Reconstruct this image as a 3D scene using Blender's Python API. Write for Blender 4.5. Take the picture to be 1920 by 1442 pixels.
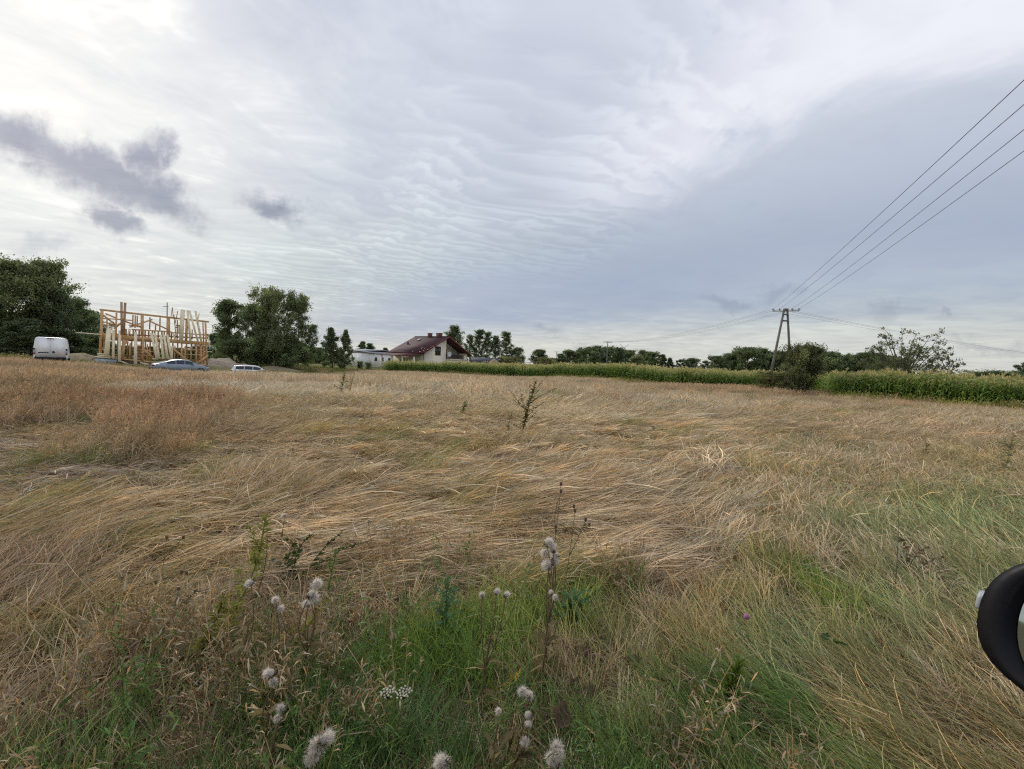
import bpy, math, random
import numpy as np
from mathutils import Matrix, Vector

sc = bpy.context.scene
for o in list(bpy.data.objects):
    bpy.data.objects.remove(o)
col = sc.collection
R = math.radians

# ------------------------------------------------------------------ camera
EYE = 1.65
FPX = 800.0                      # focal length in pixels of the 1920 px wide photograph
PITCH, ROLL = 2.86, 2.5
cam_d = bpy.data.cameras.new('camera')
cam_d.sensor_width = 36.0
cam_d.lens = 36.0 * FPX / 1920.0
cam_d.clip_start = 0.05
cam_d.clip_end = 9000.0
cam = bpy.data.objects.new('camera', cam_d)
col.objects.link(cam)
CM = Matrix.Rotation(R(90 - PITCH), 4, 'X') @ Matrix.Rotation(R(ROLL), 4, 'Z')
cam.matrix_world = Matrix.Translation((0, 0, EYE)) @ CM
sc.camera = cam
CR = np.array(CM.to_3x3())

def ray(px, py):
    v = CR @ np.array([(px - 960) / FPX, -(py - 721) / FPX, -1.0])
    return v / v[1]

def at(px, py, Y):
    return np.array([0, 0, EYE]) + ray(px, py) * Y

# ------------------------------------------------------------------ sun, exposure
SUN_AZ, SUN_EL = -44.0, 32.0     # behind the bright cloud, ahead and to the left
sun_d = bpy.data.lights.new('sun', 'SUN')
sun_d.energy = 1.5
sun_d.angle = R(14)
sun_d.color = (1.0, 0.95, 0.86)
sun = bpy.data.objects.new('sun', sun_d)
col.objects.link(sun)
SD = np.array([math.sin(R(SUN_AZ)) * math.cos(R(SUN_EL)), math.cos(R(SUN_AZ)) * math.cos(R(SUN_EL)), math.sin(R(SUN_EL))])
sun.rotation_euler = Vector(-SD).to_track_quat('-Z', 'Y').to_euler()
sc.view_settings.view_transform = 'Standard'
sc.view_settings.look = 'None'
sc.view_settings.exposure = 0.12
sc.view_settings.gamma = 1.0
sc.view_settings.use_curve_mapping = False
sc.render.engine = 'CYCLES'
sc.cycles.max_bounces = 5
sc.cycles.diffuse_bounces = 3
sc.cycles.glossy_bounces = 3
sc.cycles.transmission_bounces = 4
sc.cycles.transparent_max_bounces = 6
sc.cycles.use_adaptive_sampling = True
sc.cycles.adaptive_threshold = 0.028
sc.cycles.use_denoising = False
sc.cycles.pixel_filter_type = 'BLACKMAN_HARRIS'
sc.cycles.filter_width = 1.2
sc.cycles.caustics_reflective = False
sc.cycles.caustics_refractive = False
sc.cycles.sample_clamp_indirect = 6.0

# ------------------------------------------------------------------ world: Nishita sky under a procedural cloud deck
world = bpy.data.worlds.new('World')
sc.world = world
world.use_nodes = True
WT = world.node_tree
WT.nodes.clear()

class NT:
    def __init__(s, t): s.t = t
    def new(s, kind, **kw):
        n = s.t.nodes.new(kind)
        for k, v in kw.items(): setattr(n, k, v)
        return n
    def put(s, sock, v):
        if v is None: return
        if hasattr(v, 'is_output'): s.t.links.new(v, sock)
        else:
            if isinstance(v, (tuple, list)) and len(v) == 3 and sock.type == 'RGBA': v = (*v, 1)
            sock.default_value = v
    def m(s, op, a, b=None, c=None, clamp=False):
        n = s.new('ShaderNodeMath', operation=op, use_clamp=clamp)
        for i, v in enumerate((a, b, c)): s.put(n.inputs[i], v)
        return n.outputs[0]
    def vec(s, x, y, z=0.0):
        n = s.new('ShaderNodeCombineXYZ')
        for i, v in enumerate((x, y, z)): s.put(n.inputs[i], v)
        return n.outputs[0]
    def vm(s, op, a, b):
        n = s.new('ShaderNodeVectorMath', operation=op)
        s.put(n.inputs[0], a); s.put(n.inputs[1], b)
        return n.outputs['Value'] if op in ('DOT_PRODUCT', 'LENGTH') else n.outputs[0]
    def mix(s, f, a, b, blend='MIX'):
        n = s.new('ShaderNodeMix', data_type='RGBA', blend_type=blend)
        s.put(n.inputs[0], f); s.put(n.inputs[6], a); s.put(n.inputs[7], b)
        return n.outputs[2]
    def noise(s, v, scale, detail=4, rough=0.55, dist=0.0, dims='3D'):
        n = s.new('ShaderNodeTexNoise'); n.noise_dimensions = dims
        if v is not None: s.t.links.new(v, n.inputs['Vector'])
        n.inputs['Scale'].default_value = scale; n.inputs['Detail'].default_value = detail
        n.inputs['Roughness'].default_value = rough; n.inputs['Distortion'].default_value = dist
        return n.outputs[0]
    def sstep(s, lo, hi, v):
        n = s.new('ShaderNodeMapRange', interpolation_type='SMOOTHSTEP')
        s.put(n.inputs[0], v); n.inputs[1].default_value = lo; n.inputs[2].default_value = hi
        n.inputs[3].default_value = 0; n.inputs[4].default_value = 1
        return n.outputs[0]
    def ramp(s, v, stops):
        n = s.new('ShaderNodeValToRGB')
        e = n.color_ramp.elements
        while len(e) < len(stops): e.new(0.5)
        for k, (p, c) in enumerate(stops): e[k].position = p; e[k].color = (*c, 1)
        s.put(n.inputs[0], v)
        return n.outputs[0]

w = NT(WT)
tc = w.new('ShaderNodeTexCoord')
D = tc.outputs['Generated']
sep = w.new('ShaderNodeSeparateXYZ'); WT.links.new(D, sep.inputs[0])
dx, dy, dz = sep.outputs
pz = w.m('ADD', w.m('MAXIMUM', dz, 0.0), 0.05)
plx, ply = w.m('DIVIDE', dx, pz), w.m('DIVIDE', dy, pz)
PL = w.vec(plx, ply)                                   # where the view ray meets a flat cloud deck
yf = w.m('MAXIMUM', dy, 0.08)
U, Vv = w.m('DIVIDE', dx, yf), w.m('DIVIDE', dz, yf)
UV = w.vec(U, Vv)
front = w.sstep(0.05, 0.2, dy)

sky = w.new('ShaderNodeTexSky', sky_type='NISHITA')
sky.sun_disc = False
sky.sun_elevation = R(SUN_EL)
sky.sun_rotation = R(SUN_AZ)
sky.air_density = 1.0; sky.dust_density = 1.5
# overcast veil: colour by elevation
veil = w.ramp(dz, [(0.0, (.66, .65, .60)), (0.07, (.62, .645, .62)), (0.16, (.53, .605, .62)), (0.34, (.565, .62, .705)), (0.6, (.585, .625, .74)), (1.0, (.585, .62, .745))])
big = w.noise(PL, 0.55, 3, 0.55, dims='2D')
fine = w.noise(w.vm('ADD', w.vm('MULTIPLY', PL, (1.2, 1.3, 1.0)), w.vec(w.m('MULTIPLY', big, 1.6), 0.0)), 2.2, 4, 0.62, dims='2D')
tone = w.m('ADD', w.m('MULTIPLY', w.m('SUBTRACT', big, .5), 0.42), w.m('MULTIPLY', w.m('SUBTRACT', fine, .5), 0.44))
tv = w.m('ADD', tone, 1.0)
veil = w.mix(1.0, veil, w.vec(tv, tv, w.m('ADD', w.m('MULTIPLY', tone, .7), 1.0)), 'MULTIPLY')
# glow of the hidden sun through the veil
SD2 = ray(40, 170); SD2 = SD2 / np.linalg.norm(SD2)
cb = w.m('MAXIMUM', w.vm('DOT_PRODUCT', D, tuple(SD2)), 0.0)
glow = w.m('ADD', w.m('MULTIPLY', w.m('POWER', cb, 7.0), 0.28), w.m('MULTIPLY', w.m('POWER', cb, 30.0), 0.66))
glow = w.m('MULTIPLY', glow, w.m('ADD', fine, 0.5), clamp=True)
veil = w.mix(glow, veil, (1.0, .99, .95))
# dark blue-grey deck with a bright lit edge, low ahead and to the right
npd = w.m('ADD', w.vm('DOT_PRODUCT', PL, (0.69, 0.73, 0)), w.m('MULTIPLY', w.m('SUBTRACT', big, .5), 1.2))
npd = w.m('ADD', npd, w.m('MULTIPLY', w.m('SUBTRACT', fine, .5), 0.7))
deck = w.m('MULTIPLY', w.sstep(1.35, 3.3, npd), w.m('SUBTRACT', 1.0, w.sstep(3.8, 7.5, npd)))
deck = w.m('MULTIPLY', deck, w.sstep(-.8, 0.0, U))
edge = w.m('MULTIPLY', w.sstep(0.7, 1.5, npd), w.m('SUBTRACT', 1.0, w.sstep(1.5, 2.1, npd)))
edge = w.m('MULTIPLY', edge, w.m('MULTIPLY', w.sstep(-.2, 1.0, plx), 0.82))
veil = w.mix(edge, veil, (.92, .93, .99))
deckcol = w.mix(big, (.335, .41, .55), (.43, .475, .605))
veil = w.mix(w.m('MULTIPLY', deck, 0.84), veil, deckcol)
# ripples (undulatus) on the deck's near side
rip = w.new('ShaderNodeTexWave', wave_type='BANDS', bands_direction='X')
rv = w.new('ShaderNodeVectorRotate', rotation_type='Z_AXIS'); WT.links.new(w.vm('ADD', PL, w.vec(w.m('MULTIPLY', big, .35), w.m('MULTIPLY', fine, .6))), rv.inputs['Vector']); rv.inputs['Angle'].default_value = R(62)
WT.links.new(rv.outputs[0], rip.inputs['Vector'])
rip.inputs['Scale'].default_value = 2.0; rip.inputs['Distortion'].default_value = 2.2
rip.inputs['Detail'].default_value = 1.0; rip.inputs['Detail Scale'].default_value = 1.4
rmask = w.m('MULTIPLY', w.m('MULTIPLY', w.sstep(0.6, 1.6, npd), w.m('SUBTRACT', 1.0, w.sstep(2.2, 3.6, npd))), w.m('SUBTRACT', 1.0, w.sstep(.3, 1.0, plx)))
ripv = w.m('ADD', 1.0, w.m('MULTIPLY', w.m('MULTIPLY', w.m('SUBTRACT', rip.outputs['Fac'], .45), w.m('MULTIPLY', fine, .26)), rmask))
veil = w.mix(1.0, veil, w.vec(ripv, ripv, w.m('ADD', w.m('MULTIPLY', ripv, .8), .2)), 'MULTIPLY')
# small low cumulus: centres and half sizes as directions, all drawn out along one slope
cum = [None, None]
wnn = w.new('ShaderNodeTexNoise'); wnn.noise_dimensions = '2D'
WT.links.new(UV, wnn.inputs['Vector']); wnn.inputs['Scale'].default_value = 7.0; wnn.inputs['Detail'].default_value = 5.0; wnn.inputs['Roughness'].default_value = 0.66
warp = w.vm('MULTIPLY', w.vm('SUBTRACT', wnn.outputs['Color'], (.5, .5, .5)), (.17, .12, 0))
TL = R(-19)
Pw = w.vm('ADD', UV, warp)
rot = w.new('ShaderNodeVectorRotate', rotation_type='Z_AXIS'); WT.links.new(Pw, rot.inputs['Vector']); rot.inputs['Angle'].default_value = -TL
Pr = rot.outputs[0]
CL = [(50, 268, 120, 46, 1), (150, 310, 150, 44, 1), (230, 340, 150, 42, 1), (310, 372, 80, 36, 1), (268, 292, 40, 46, 1), (205, 402, 62, 30, 1), (522, 390, 60, 28, 1),
      (85, 459, 62, 18, 0), (15, 296, 60, 30, 0), (1655, 577, 46, 22, 0), (1463, 551, 32, 18, 0), (1362, 568, 42, 14, 0), (1845, 648, 75, 11, 0), (1022, 610, 26, 10, 0), (1080, 648, 16, 6, 0), (1778, 596, 16, 8, 0)]
for px, py, a, b, tl in CL:
    r0 = ray(px, py)
    if tl:
        cx = math.cos(TL) * r0[0] + math.sin(TL) * r0[2]
        cy = -math.sin(TL) * r0[0] + math.cos(TL) * r0[2]
    else:
        cx, cy = r0[0], r0[2]
    q = w.vm('LENGTH', w.vm('MULTIPLY', w.vm('SUBTRACT', Pr if tl else Pw, (float(cx), float(cy), 0)), (FPX / a, FPX / b, 0)), None)
    cum[tl] = q if cum[tl] is None else w.m('MINIMUM', cum[tl], q)
for tl, amt, cc in ((1, .88, (.42, .44, .54)), (0, .85, (.80, .81, .85))):
    cq = w.m('ADD', cum[tl], w.m('MULTIPLY', w.m('SUBTRACT', wnn.outputs[0], .5), .6))
    cmask = w.m('MULTIPLY', w.m('MULTIPLY', w.m('SUBTRACT', 1.0, w.sstep(0.25, 1.45, cq)), front), amt)
    veil = w.mix(cmask, veil, cc, 'MULTIPLY')
# thin gaps let the clear sky through
cover = w.m('SUBTRACT', 1.0, w.m('MULTIPLY', w.sstep(.55, .8, fine), .12))
veil10 = w.vm('SCALE', veil, None); veil10.node.inputs['Scale'].default_value = 9.3
skyc = w.mix(cover, sky.outputs[0], veil10)
bg = w.new('ShaderNodeBackground'); bg.inputs['Strength'].default_value = 0.1
WT.links.new(skyc, bg.inputs['Color'])
wo = w.new('ShaderNodeOutputWorld'); WT.links.new(bg.outputs[0], wo.inputs['Surface'])
world.cycles.sampling_method = 'MANUAL'
world.cycles.sample_map_resolution = 256

# ------------------------------------------------------------------ helpers
rng = np.random.default_rng(7)

def smooth(t): return t * t * (3 - 2 * t)

_tab = np.random.default_rng(3).random((256, 256))
def vnoise(x, y, s=1.0, seed=0):
    x = np.asarray(x, float) / s + 17.3 * seed; y = np.asarray(y, float) / s + 9.1 * seed
    xi, yi = np.floor(x).astype(int), np.floor(y).astype(int)
    fx, fy = smooth(x - xi), smooth(y - yi)
    g = lambda a, b: _tab[a % 256, b % 256]
    return (g(xi, yi) * (1 - fx) + g(xi + 1, yi) * fx) * (1 - fy) + (g(xi, yi + 1) * (1 - fx) + g(xi + 1, yi + 1) * fx) * fy

def fbm(x, y, s=1.0, seed=0, o=3):
    r, a, t = 0, 1.0, 0
    for k in range(o):
        r = r + a * vnoise(x, y, s / 2 ** k, seed + k * 5); t += a; a *= .5
    return r / t

# gently falling ground: spot heights (x, y, z)
SPOTS = np.array([(0, 0, 0), (0, 8, -.03), (-60, 42, .0), (-45, 42, -.15), (-40, 49, -.3), (-33, 50, -.5), (-29, 41, -.85), (-26, 54, -1.4), (-27, 90, -1.5), (-5, 50, -.8), (13.5, 61, -.25), (0, 74, -1.0),
                  (20, 50, -.55), (31, 49, -.5), (29.5, 38, -.2), (34, 30, -.1), (30, 18, -.05), (-20, 15, -.05), (-35, 25, -.08), (0, 25, -.15), (-18, 32, -.5), (300, 300, -1.5), (0, 400, -1.2),
                  (-300, 200, -.5), (250, 50, -.5), (0, -80, 0), (-60, 90, -1.0), (20, 130, -.8), (70, 100, -.6)], float)
def gz(x, y):
    x = np.asarray(x, float); y = np.asarray(y, float)
    num, den = 0.0, 0.0
    for sx, sy, s in SPOTS:
        d2 = (x - sx) ** 2 + (y - sy) ** 2
        wgt = 1.0 / (d2 + 9.0) ** 1.6
        num = num + wgt * s; den = den + wgt
    return num / den

def ground(px, py):
    z = 0.0
    r = ray(px, py)
    for _ in range(12):
        Y = (z - EYE) / min(r[2], -1e-4)
        p = np.array([r[0] * Y, Y])
        z = float(gz(*p))
    return np.array([p[0], p[1], z])

def onground(px, Y):
    x = ray(px, 690)[0] * Y
    return np.array([x, Y, float(gz(x, Y))])

def link(o, parent=None):
    col.objects.link(o)
    if parent is not None: o.parent = parent
    return o

def tag(o, label=None, cat=None, group=None, kind=None):
    if label: o['label'] = label
    if cat: o['category'] = cat
    if group: o['group'] = group
    if kind: o['kind'] = kind
    return o

def empty(name, loc=(0, 0, 0), rz=0.0, label=None, cat=None, group=None):
    o = bpy.data.objects.new(name, None)
    o.empty_display_size = .2
    o.location = loc; o.rotation_euler = (0, 0, rz)
    link(o); tag(o, label, cat, group)
    return o

def mesh_np(name, V, quads=None, tris=None, cols=None, smoothf=False):
    me = bpy.data.meshes.new(name)
    V = np.asarray(V, np.float32).reshape(-1, 3)
    quads = np.zeros((0, 4), np.int32) if quads is None else np.asarray(quads, np.int32).reshape(-1, 4)
    tris = np.zeros((0, 3), np.int32) if tris is None else np.asarray(tris, np.int32).reshape(-1, 3)
    me.vertices.add(len(V)); me.vertices.foreach_set('co', V.ravel())
    nl = quads.size + tris.size
    me.loops.add(nl)
    me.loops.foreach_set('vertex_index', np.concatenate([quads.ravel(), tris.ravel()]))
    npoly = len(quads) + len(tris)
    me.polygons.add(npoly)
    ls = np.concatenate([np.arange(len(quads)) * 4, quads.size + np.arange(len(tris)) * 3]).astype(np.int32)
    me.polygons.foreach_set('loop_start', ls)
    if smoothf: me.polygons.foreach_set('use_smooth', np.ones(npoly, bool))
    if cols is not None:
        a = me.attributes.new('bcol', 'FLOAT_COLOR', 'POINT')
        c = np.ones((len(V), 4), np.float32); c[:, :3] = cols
        a.data.foreach_set('color', c.ravel())
    me.update(calc_edges=True)
    return me

class MB:
    """collects solid pieces into one mesh"""
    def __init__(s): s.v = []; s.q = []; s.t = []; s.n = 0; s.c = []
    def add(s, V, q=None, t=None, c=None):
        V = np.asarray(V, float).reshape(-1, 3)
        if q is not None and len(q): s.q.append(np.asarray(q, int).reshape(-1, 4) + s.n)
        if t is not None and len(t): s.t.append(np.asarray(t, int).reshape(-1, 3) + s.n)
        s.v.append(V); s.n += len(V)
        s.c.append(np.ones((len(V), 3)) if c is None else np.broadcast_to(np.asarray(c, float), (len(V), 3)))
        return s
    def box(s, c, size, M=None):
        c = np.asarray(c, float); h = np.asarray(size, float) / 2
        V = np.array([(x, y, z) for x in (-1, 1) for y in (-1, 1) for z in (-1, 1)]) * h
        if M is not None: V = V @ np.asarray(M).T
        return s.add(V + c, [(0, 1, 3, 2), (4, 6, 7, 5), (0, 4, 5, 1), (2, 3, 7, 6), (0, 2, 6, 4), (1, 5, 7, 3)])
    def bar(s, a, b, w_, h_, up=(0, 0, 1)):
        a = np.asarray(a, float); b = np.asarray(b, float)
        t = b - a; L = np.linalg.norm(t); t = t / L
        up = np.asarray(up, float)
        if abs(t @ up) > .98: up = np.array([1.0, 0, 0]) if abs(t[0]) < .9 else np.array([0, 1.0, 0])
        sd = np.cross(t, up); sd /= np.linalg.norm(sd); u2 = np.cross(sd, t)
        return s.box((a + b) / 2, (L, w_, h_), np.stack([t, sd, u2], 1))
    def tube(s, path, rad, n=6, cap=True, c=None):
        path = np.asarray(path, float); k = len(path)
        rad = np.broadcast_to(np.asarray(rad, float), (k,))
        T = np.gradient(path, axis=0); T /= np.linalg.norm(T, axis=1)[:, None] + 1e-9
        ref = np.array([0, 0, 1.0]) if abs(T[0][2]) < .9 else np.array([1.0, 0, 0])
        A = np.cross(T, ref); A /= np.linalg.norm(A, axis=1)[:, None] + 1e-9
        B = np.cross(T, A)
        th = np.arange(n) * 2 * math.pi / n
        V = path[:, None] + rad[:, None, None] * (A[:, None] * np.cos(th)[None, :, None] + B[:, None] * np.sin(th)[None, :, None])
        i = np.arange(k - 1)[:, None] * n; j = np.arange(n)[None]
        j2 = (j + 1) % n
        q = np.stack([i + j, i + j2, i + n + j2, i + n + j], -1).reshape(-1, 4)
        t = []
        if cap:
            for o_, f in ((0, 1), ((k - 1) * n, -1)):
                t += [(o_, o_ + (m + 1 if f > 0 else m), o_ + (m if f > 0 else m + 1)) for m in range(1, n - 1)]
        return s.add(V.reshape(-1, 3), q, t, c)
    def lathe(s, prof, n=12, M=None, loc=(0, 0, 0)):
        prof = np.asarray(prof, float)                    # (radius, height)
        th = np.arange(n) * 2 * math.pi / n
        V = np.stack([prof[:, None, 0] * np.cos(th), prof[:, None, 0] * np.sin(th), np.repeat(prof[:, 1:2], n, 1)], -1)
        k = len(prof)
        i = np.arange(k - 1)[:, None] * n; j = np.arange(n)[None]; j2 = (j + 1) % n
        q = np.stack([i + j, i + j2, i + n + j2, i + n + j], -1).reshape(-1, 4)
        V = V.reshape(-1, 3)
        if M is not None: V = V @ np.asarray(M).T
        return s.add(V + np.asarray(loc), q)
    def ribbons(s, P, W, S, c=None):
        P = np.asarray(P, float); n, k = P.shape[:2]
        W = np.broadcast_to(np.asarray(W, float), (n, k))
        S = np.asarray(S, float)
        if S.ndim == 2: S = S[:, None]
        V = np.stack([P - S * W[..., None] / 2, P + S * W[..., None] / 2], 2)
        i = (np.arange(n) * k * 2)[:, None] + np.arange(k - 1)[None] * 2
        q = np.stack([i, i + 1, i + 3, i + 2], -1).reshape(-1, 4)
        if c is not None: c = np.repeat(np.asarray(c, float), k * 2, 0)
        return s.add(V.reshape(-1, 3), q, None, c)
    def mesh(s, name, smoothf=False):
        return mesh_np(name, np.concatenate(s.v), np.concatenate(s.q) if s.q else None, np.concatenate(s.t) if s.t else None, np.concatenate(s.c), smoothf)
    def build(s, name, m, parent=None, smoothf=False):
        me = s.mesh(name, smoothf)
        if m is not None: me.materials.append(m)
        return link(bpy.data.objects.new(name, me), parent)

def bevel(o, wd, seg=2):
    b = o.modifiers.new('bevel', 'BEVEL'); b.width = wd; b.segments = seg; b.limit_method = 'ANGLE'
    return o

def copy_tree(o, parent=None):
    c = o.copy(); link(c)
    if parent is not None: c.parent = parent
    for ch in list(o.children): copy_tree(ch, c)
    return c

def unit(v):
    v = np.asarray(v, float)
    return v / (np.linalg.norm(v, axis=-1, keepdims=True) + 1e-9)

# ------------------------------------------------------------------ materials
MT = {}
def mat(name, c, rough=.7, metal=0.0, spec=.3, var=.12, scale=8.0, bump=0.0, coat=0.0, detail=4, stretch=None, c2=None):
    m = bpy.data.materials.new(name); m.use_nodes = True
    t = NT(m.node_tree); b = m.node_tree.nodes['Principled BSDF']
    tcn = t.new('ShaderNodeTexCoord')
    v = tcn.outputs['Object']
    if stretch: v = t.vm('MULTIPLY', v, stretch)
    nz = t.noise(v, scale, detail, .6)
    lo = tuple(x * (1 - var) for x in c); hi = tuple(min(x * (1 + var), 1) for x in c) if c2 is None else c2
    t.put(b.inputs['Base Color'], t.mix(t.sstep(.3, .7, nz), lo, hi))
    b.inputs['Roughness'].default_value = rough; b.inputs['Metallic'].default_value = metal
    b.inputs['Specular IOR Level'].default_value = spec; b.inputs['Coat Weight'].default_value = coat
    if bump:
        bn = t.new('ShaderNodeBump'); bn.inputs['Strength'].default_value = bump; bn.inputs['Distance'].default_value = .02
        t.put(bn.inputs['Height'], nz); t.put(b.inputs['Normal'], bn.outputs[0])
    MT[name] = m
    return m

def leafmat(name, inst=None, base=(1, 1, 1), trans=.35, objcol=False, gloss=0.0, tcol=(1.0, 1.05, .7), noise=0.0):
    """thin leaf: diffuse + translucent; colour = base x per-blade colour x per-clump tint"""
    m = bpy.data.materials.new(name); m.use_nodes = True
    t = NT(m.node_tree); m.node_tree.nodes.clear()
    a = t.new('ShaderNodeAttribute', attribute_name='bcol', attribute_type='GEOMETRY')
    c = t.mix(1.0, base, a.outputs['Color'], 'MULTIPLY')
    if inst:
        a2 = t.new('ShaderNodeAttribute', attribute_name=inst, attribute_type='INSTANCER')
        c = t.mix(1.0, c, a2.outputs['Color'], 'MULTIPLY')
    if objcol:
        oi = t.new('ShaderNodeObjectInfo')
        c = t.mix(1.0, c, oi.outputs['Color'], 'MULTIPLY')
    d = t.new('ShaderNodeBsdfDiffuse'); t.put(d.inputs['Color'], c)
    tr = t.new('ShaderNodeBsdfTranslucent'); t.put(tr.inputs['Color'], t.mix(1.0, c, tcol, 'MULTIPLY'))
    mx = t.new('ShaderNodeMixShader'); mx.inputs[0].default_value = trans
    t.put(mx.inputs[1], d.outputs[0]); t.put(mx.inputs[2], tr.outputs[0])
    out = mx.outputs[0]
    if gloss:
        g = t.new('ShaderNodeBsdfGlossy'); g.inputs['Roughness'].default_value = .45; g.inputs['Color'].default_value = (1, 1, 1, 1)
        m2 = t.new('ShaderNodeMixShader'); m2.inputs[0].default_value = gloss
        t.put(m2.inputs[1], out); t.put(m2.inputs[2], g.outputs[0]); out = m2.outputs[0]
    o = t.new('ShaderNodeOutputMaterial'); t.put(o.inputs['Surface'], out)
    MT[name] = m
    return m

mat('bark', (.13, .11, .085), .9, var=.35, scale=6, bump=.6, stretch=(3, 3, .6))
mat('birch_bark', (.38, .36, .32), .9, var=.4, scale=5, stretch=(1, 1, 3))
mat('concrete', (.19, .175, .15), .85, var=.25, scale=3, bump=.2)
mat('steel', (.30, .31, .31), .5, .6, var=.15)
mat('far_steel', (.42, .44, .45), .6, .2, var=.05)  # pylon steel: fading by distance haze is put into this paler grey
mat('wire', (.09, .095, .10), .5, .3, var=.1)
mat('porcelain', (.30, .22, .17), .25, var=.1)
mat('wood_new', (.68, .42, .20), .75, var=.22, scale=5, stretch=(1, 1, 1), bump=.1)
mat('wood_old', (.44, .27, .15), .8, var=.28, scale=4, bump=.1)
mat('wood_pale', (.95, .80, .54), .7, var=.13, scale=3)
mat('foil', (.46, .53, .58), .45, var=.2, scale=2.5, c2=(.60, .65, .68))
mat('membrane', (.03, .03, .035), .6)
mat('white_paint', (.92, .94, .94), .35, var=.05, coat=.4, scale=2)
mat('silver_paint', (.26, .32, .38), .32, .55, var=.06, coat=.5, scale=2)
mat('dark_paint', (.012, .010, .013), .25, 0, spec=.5, var=.1, coat=.6, scale=3)
mat('black_plastic', (.016, .014, .017), .5, var=.2, scale=20)
mat('mirror_black', (.008, .007, .009), .42, 0, spec=.25, var=.1, scale=3)
mat('rubber', (.02, .02, .02), .8, var=.2)
mat('alloy', (.45, .46, .47), .35, .8, var=.08)
mat('car_glass', (.02, .027, .032), .06, 0, spec=.6, var=.1)
mat('mirror_glass', (.42, .49, .50), .03, 1.0, var=.02)
mat('tail_red', (.25, .02, .02), .25, spec=.5)
mat('lamp_clear', (.45, .46, .47), .2, spec=.5)
mat('house_wall', (.88, .81, .66), .9, var=.05, scale=2)
mat('house_wood', (.16, .075, .05), .7, var=.2)
mat('roof_red', (.085, .040, .042), .75, var=.2, scale=1.2, spec=.25)
mat('fascia_red', (.20, .035, .035), .5, var=.1)
mat('brick_red', (.17, .065, .055), .85, var=.25, scale=6)
mat('window_glass', (.035, .035, .04), .08, spec=.6)
mat('barn_wall', (.88, .88, .87), .9, var=.12, scale=.8)
mat('barn_roof', (.33, .34, .35), .7, var=.12)
mat('slate', (.075, .08, .09), .7, var=.2, scale=3)
mat('dish', (.70, .70, .70), .5, var=.04)
mat('sand', (.40, .33, .24), .95, var=.25, scale=3, bump=.5, c2=(.52, .44, .34))
mat('soil', (.27, .22, .13), .95, var=.35, scale=4, bump=.6)
mat('straw_bale', (.36, .27, .15), .9, var=.25, scale=6, bump=.4)
leafmat('grass', inst='tint', trans=.20, tcol=(1.0, 1.0, .75))
leafmat('corn_leaf', trans=.42, gloss=.04)
leafmat('tree_leaf', trans=.45, objcol=True, gloss=.03)
leafmat('weed', trans=.35)
leafmat('fluff', base=(1.0, .97, .92), trans=.55, tcol=(1, 1, 1))
leafmat('stem', trans=.05)

# ------------------------------------------------------------------ ground
def build_ground():
    n = 220
    u = np.linspace(-1, 1, n)
    ax = 3000 * np.sinh(7.5 * u) / np.sinh(7.5)
    X, Y = np.meshgrid(ax, ax + 0.0)
    Y = Y + 12 * np.exp(-(Y / 60) ** 2)
    r = np.hypot(X, Y)
    Z = gz(X, Y) + np.where(r < 90, (fbm(X, Y, 1.1, 2) - .5) * .10 * np.clip((r - .5) / 2, 0, 1), 0)
    V = np.stack([X, Y, Z], -1).reshape(-1, 3)
    i = np.arange(n - 1)[:, None] * n + np.arange(n - 1)[None]
    q = np.stack([i, i + 1, i + n + 1, i + n], -1).reshape(-1, 4)
    me = mesh_np('ground', V, q, smoothf=True)
    m = bpy.data.materials.new('ground'); m.use_nodes = True
    t = NT(m.node_tree); b = m.node_tree.nodes['Principled BSDF']
    tcn = t.new('ShaderNodeTexCoord'); P = tcn.outputs['Object']
    n1 = t.noise(P, 9.0, 6, .65); n2 = t.noise(P, .22, 4, .6); n3 = t.noise(P, 45.0, 4, .6)
    thatch = t.mix(t.sstep(.3, .72, n1), (.075, .055, .03), (.25, .18, .10))
    thatch = t.mix(t.m('MULTIPLY', t.sstep(.45, .75, n3), .6), thatch, (.33, .25, .145))
    mead = t.mix(t.sstep(.35, .65, n2), (.10, .115, .035), (.20, .18, .06))
    sp = t.new('ShaderNodeSeparateXYZ'); t.put(sp.inputs[0], P)
    far = t.sstep(40, 58, t.m('ADD', sp.outputs[1], t.m('MULTIPLY', t.m('SUBTRACT', n2, .5), 14)))
    t.put(b.inputs['Base Color'], t.mix(far, thatch, mead))
    b.inputs['Roughness'].default_value = 1.0; b.inputs['Specular IOR Level'].default_value = .1
    bn = t.new('ShaderNodeBump'); bn.inputs['Strength'].default_value = .8; bn.inputs['Distance'].default_value = .03
    t.put(bn.inputs['Height'], n1); t.put(b.inputs['Normal'], bn.outputs[0])
    me.materials.append(m)
    o = link(bpy.data.objects.new('ground', me))
    tag(o, 'straw-strewn field ground running out to meadows', 'ground', kind='structure')
build_ground()

# ------------------------------------------------------------------ grass: clump prototypes (never linked to the scene), laid out along the lodging of the field
def proto_coll(name, meshes):
    c = bpy.data.collections.new(name)
    for k, me in enumerate(meshes):
        c.objects.link(bpy.data.objects.new('%s_%02d' % (name, k), me))
    return c

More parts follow.
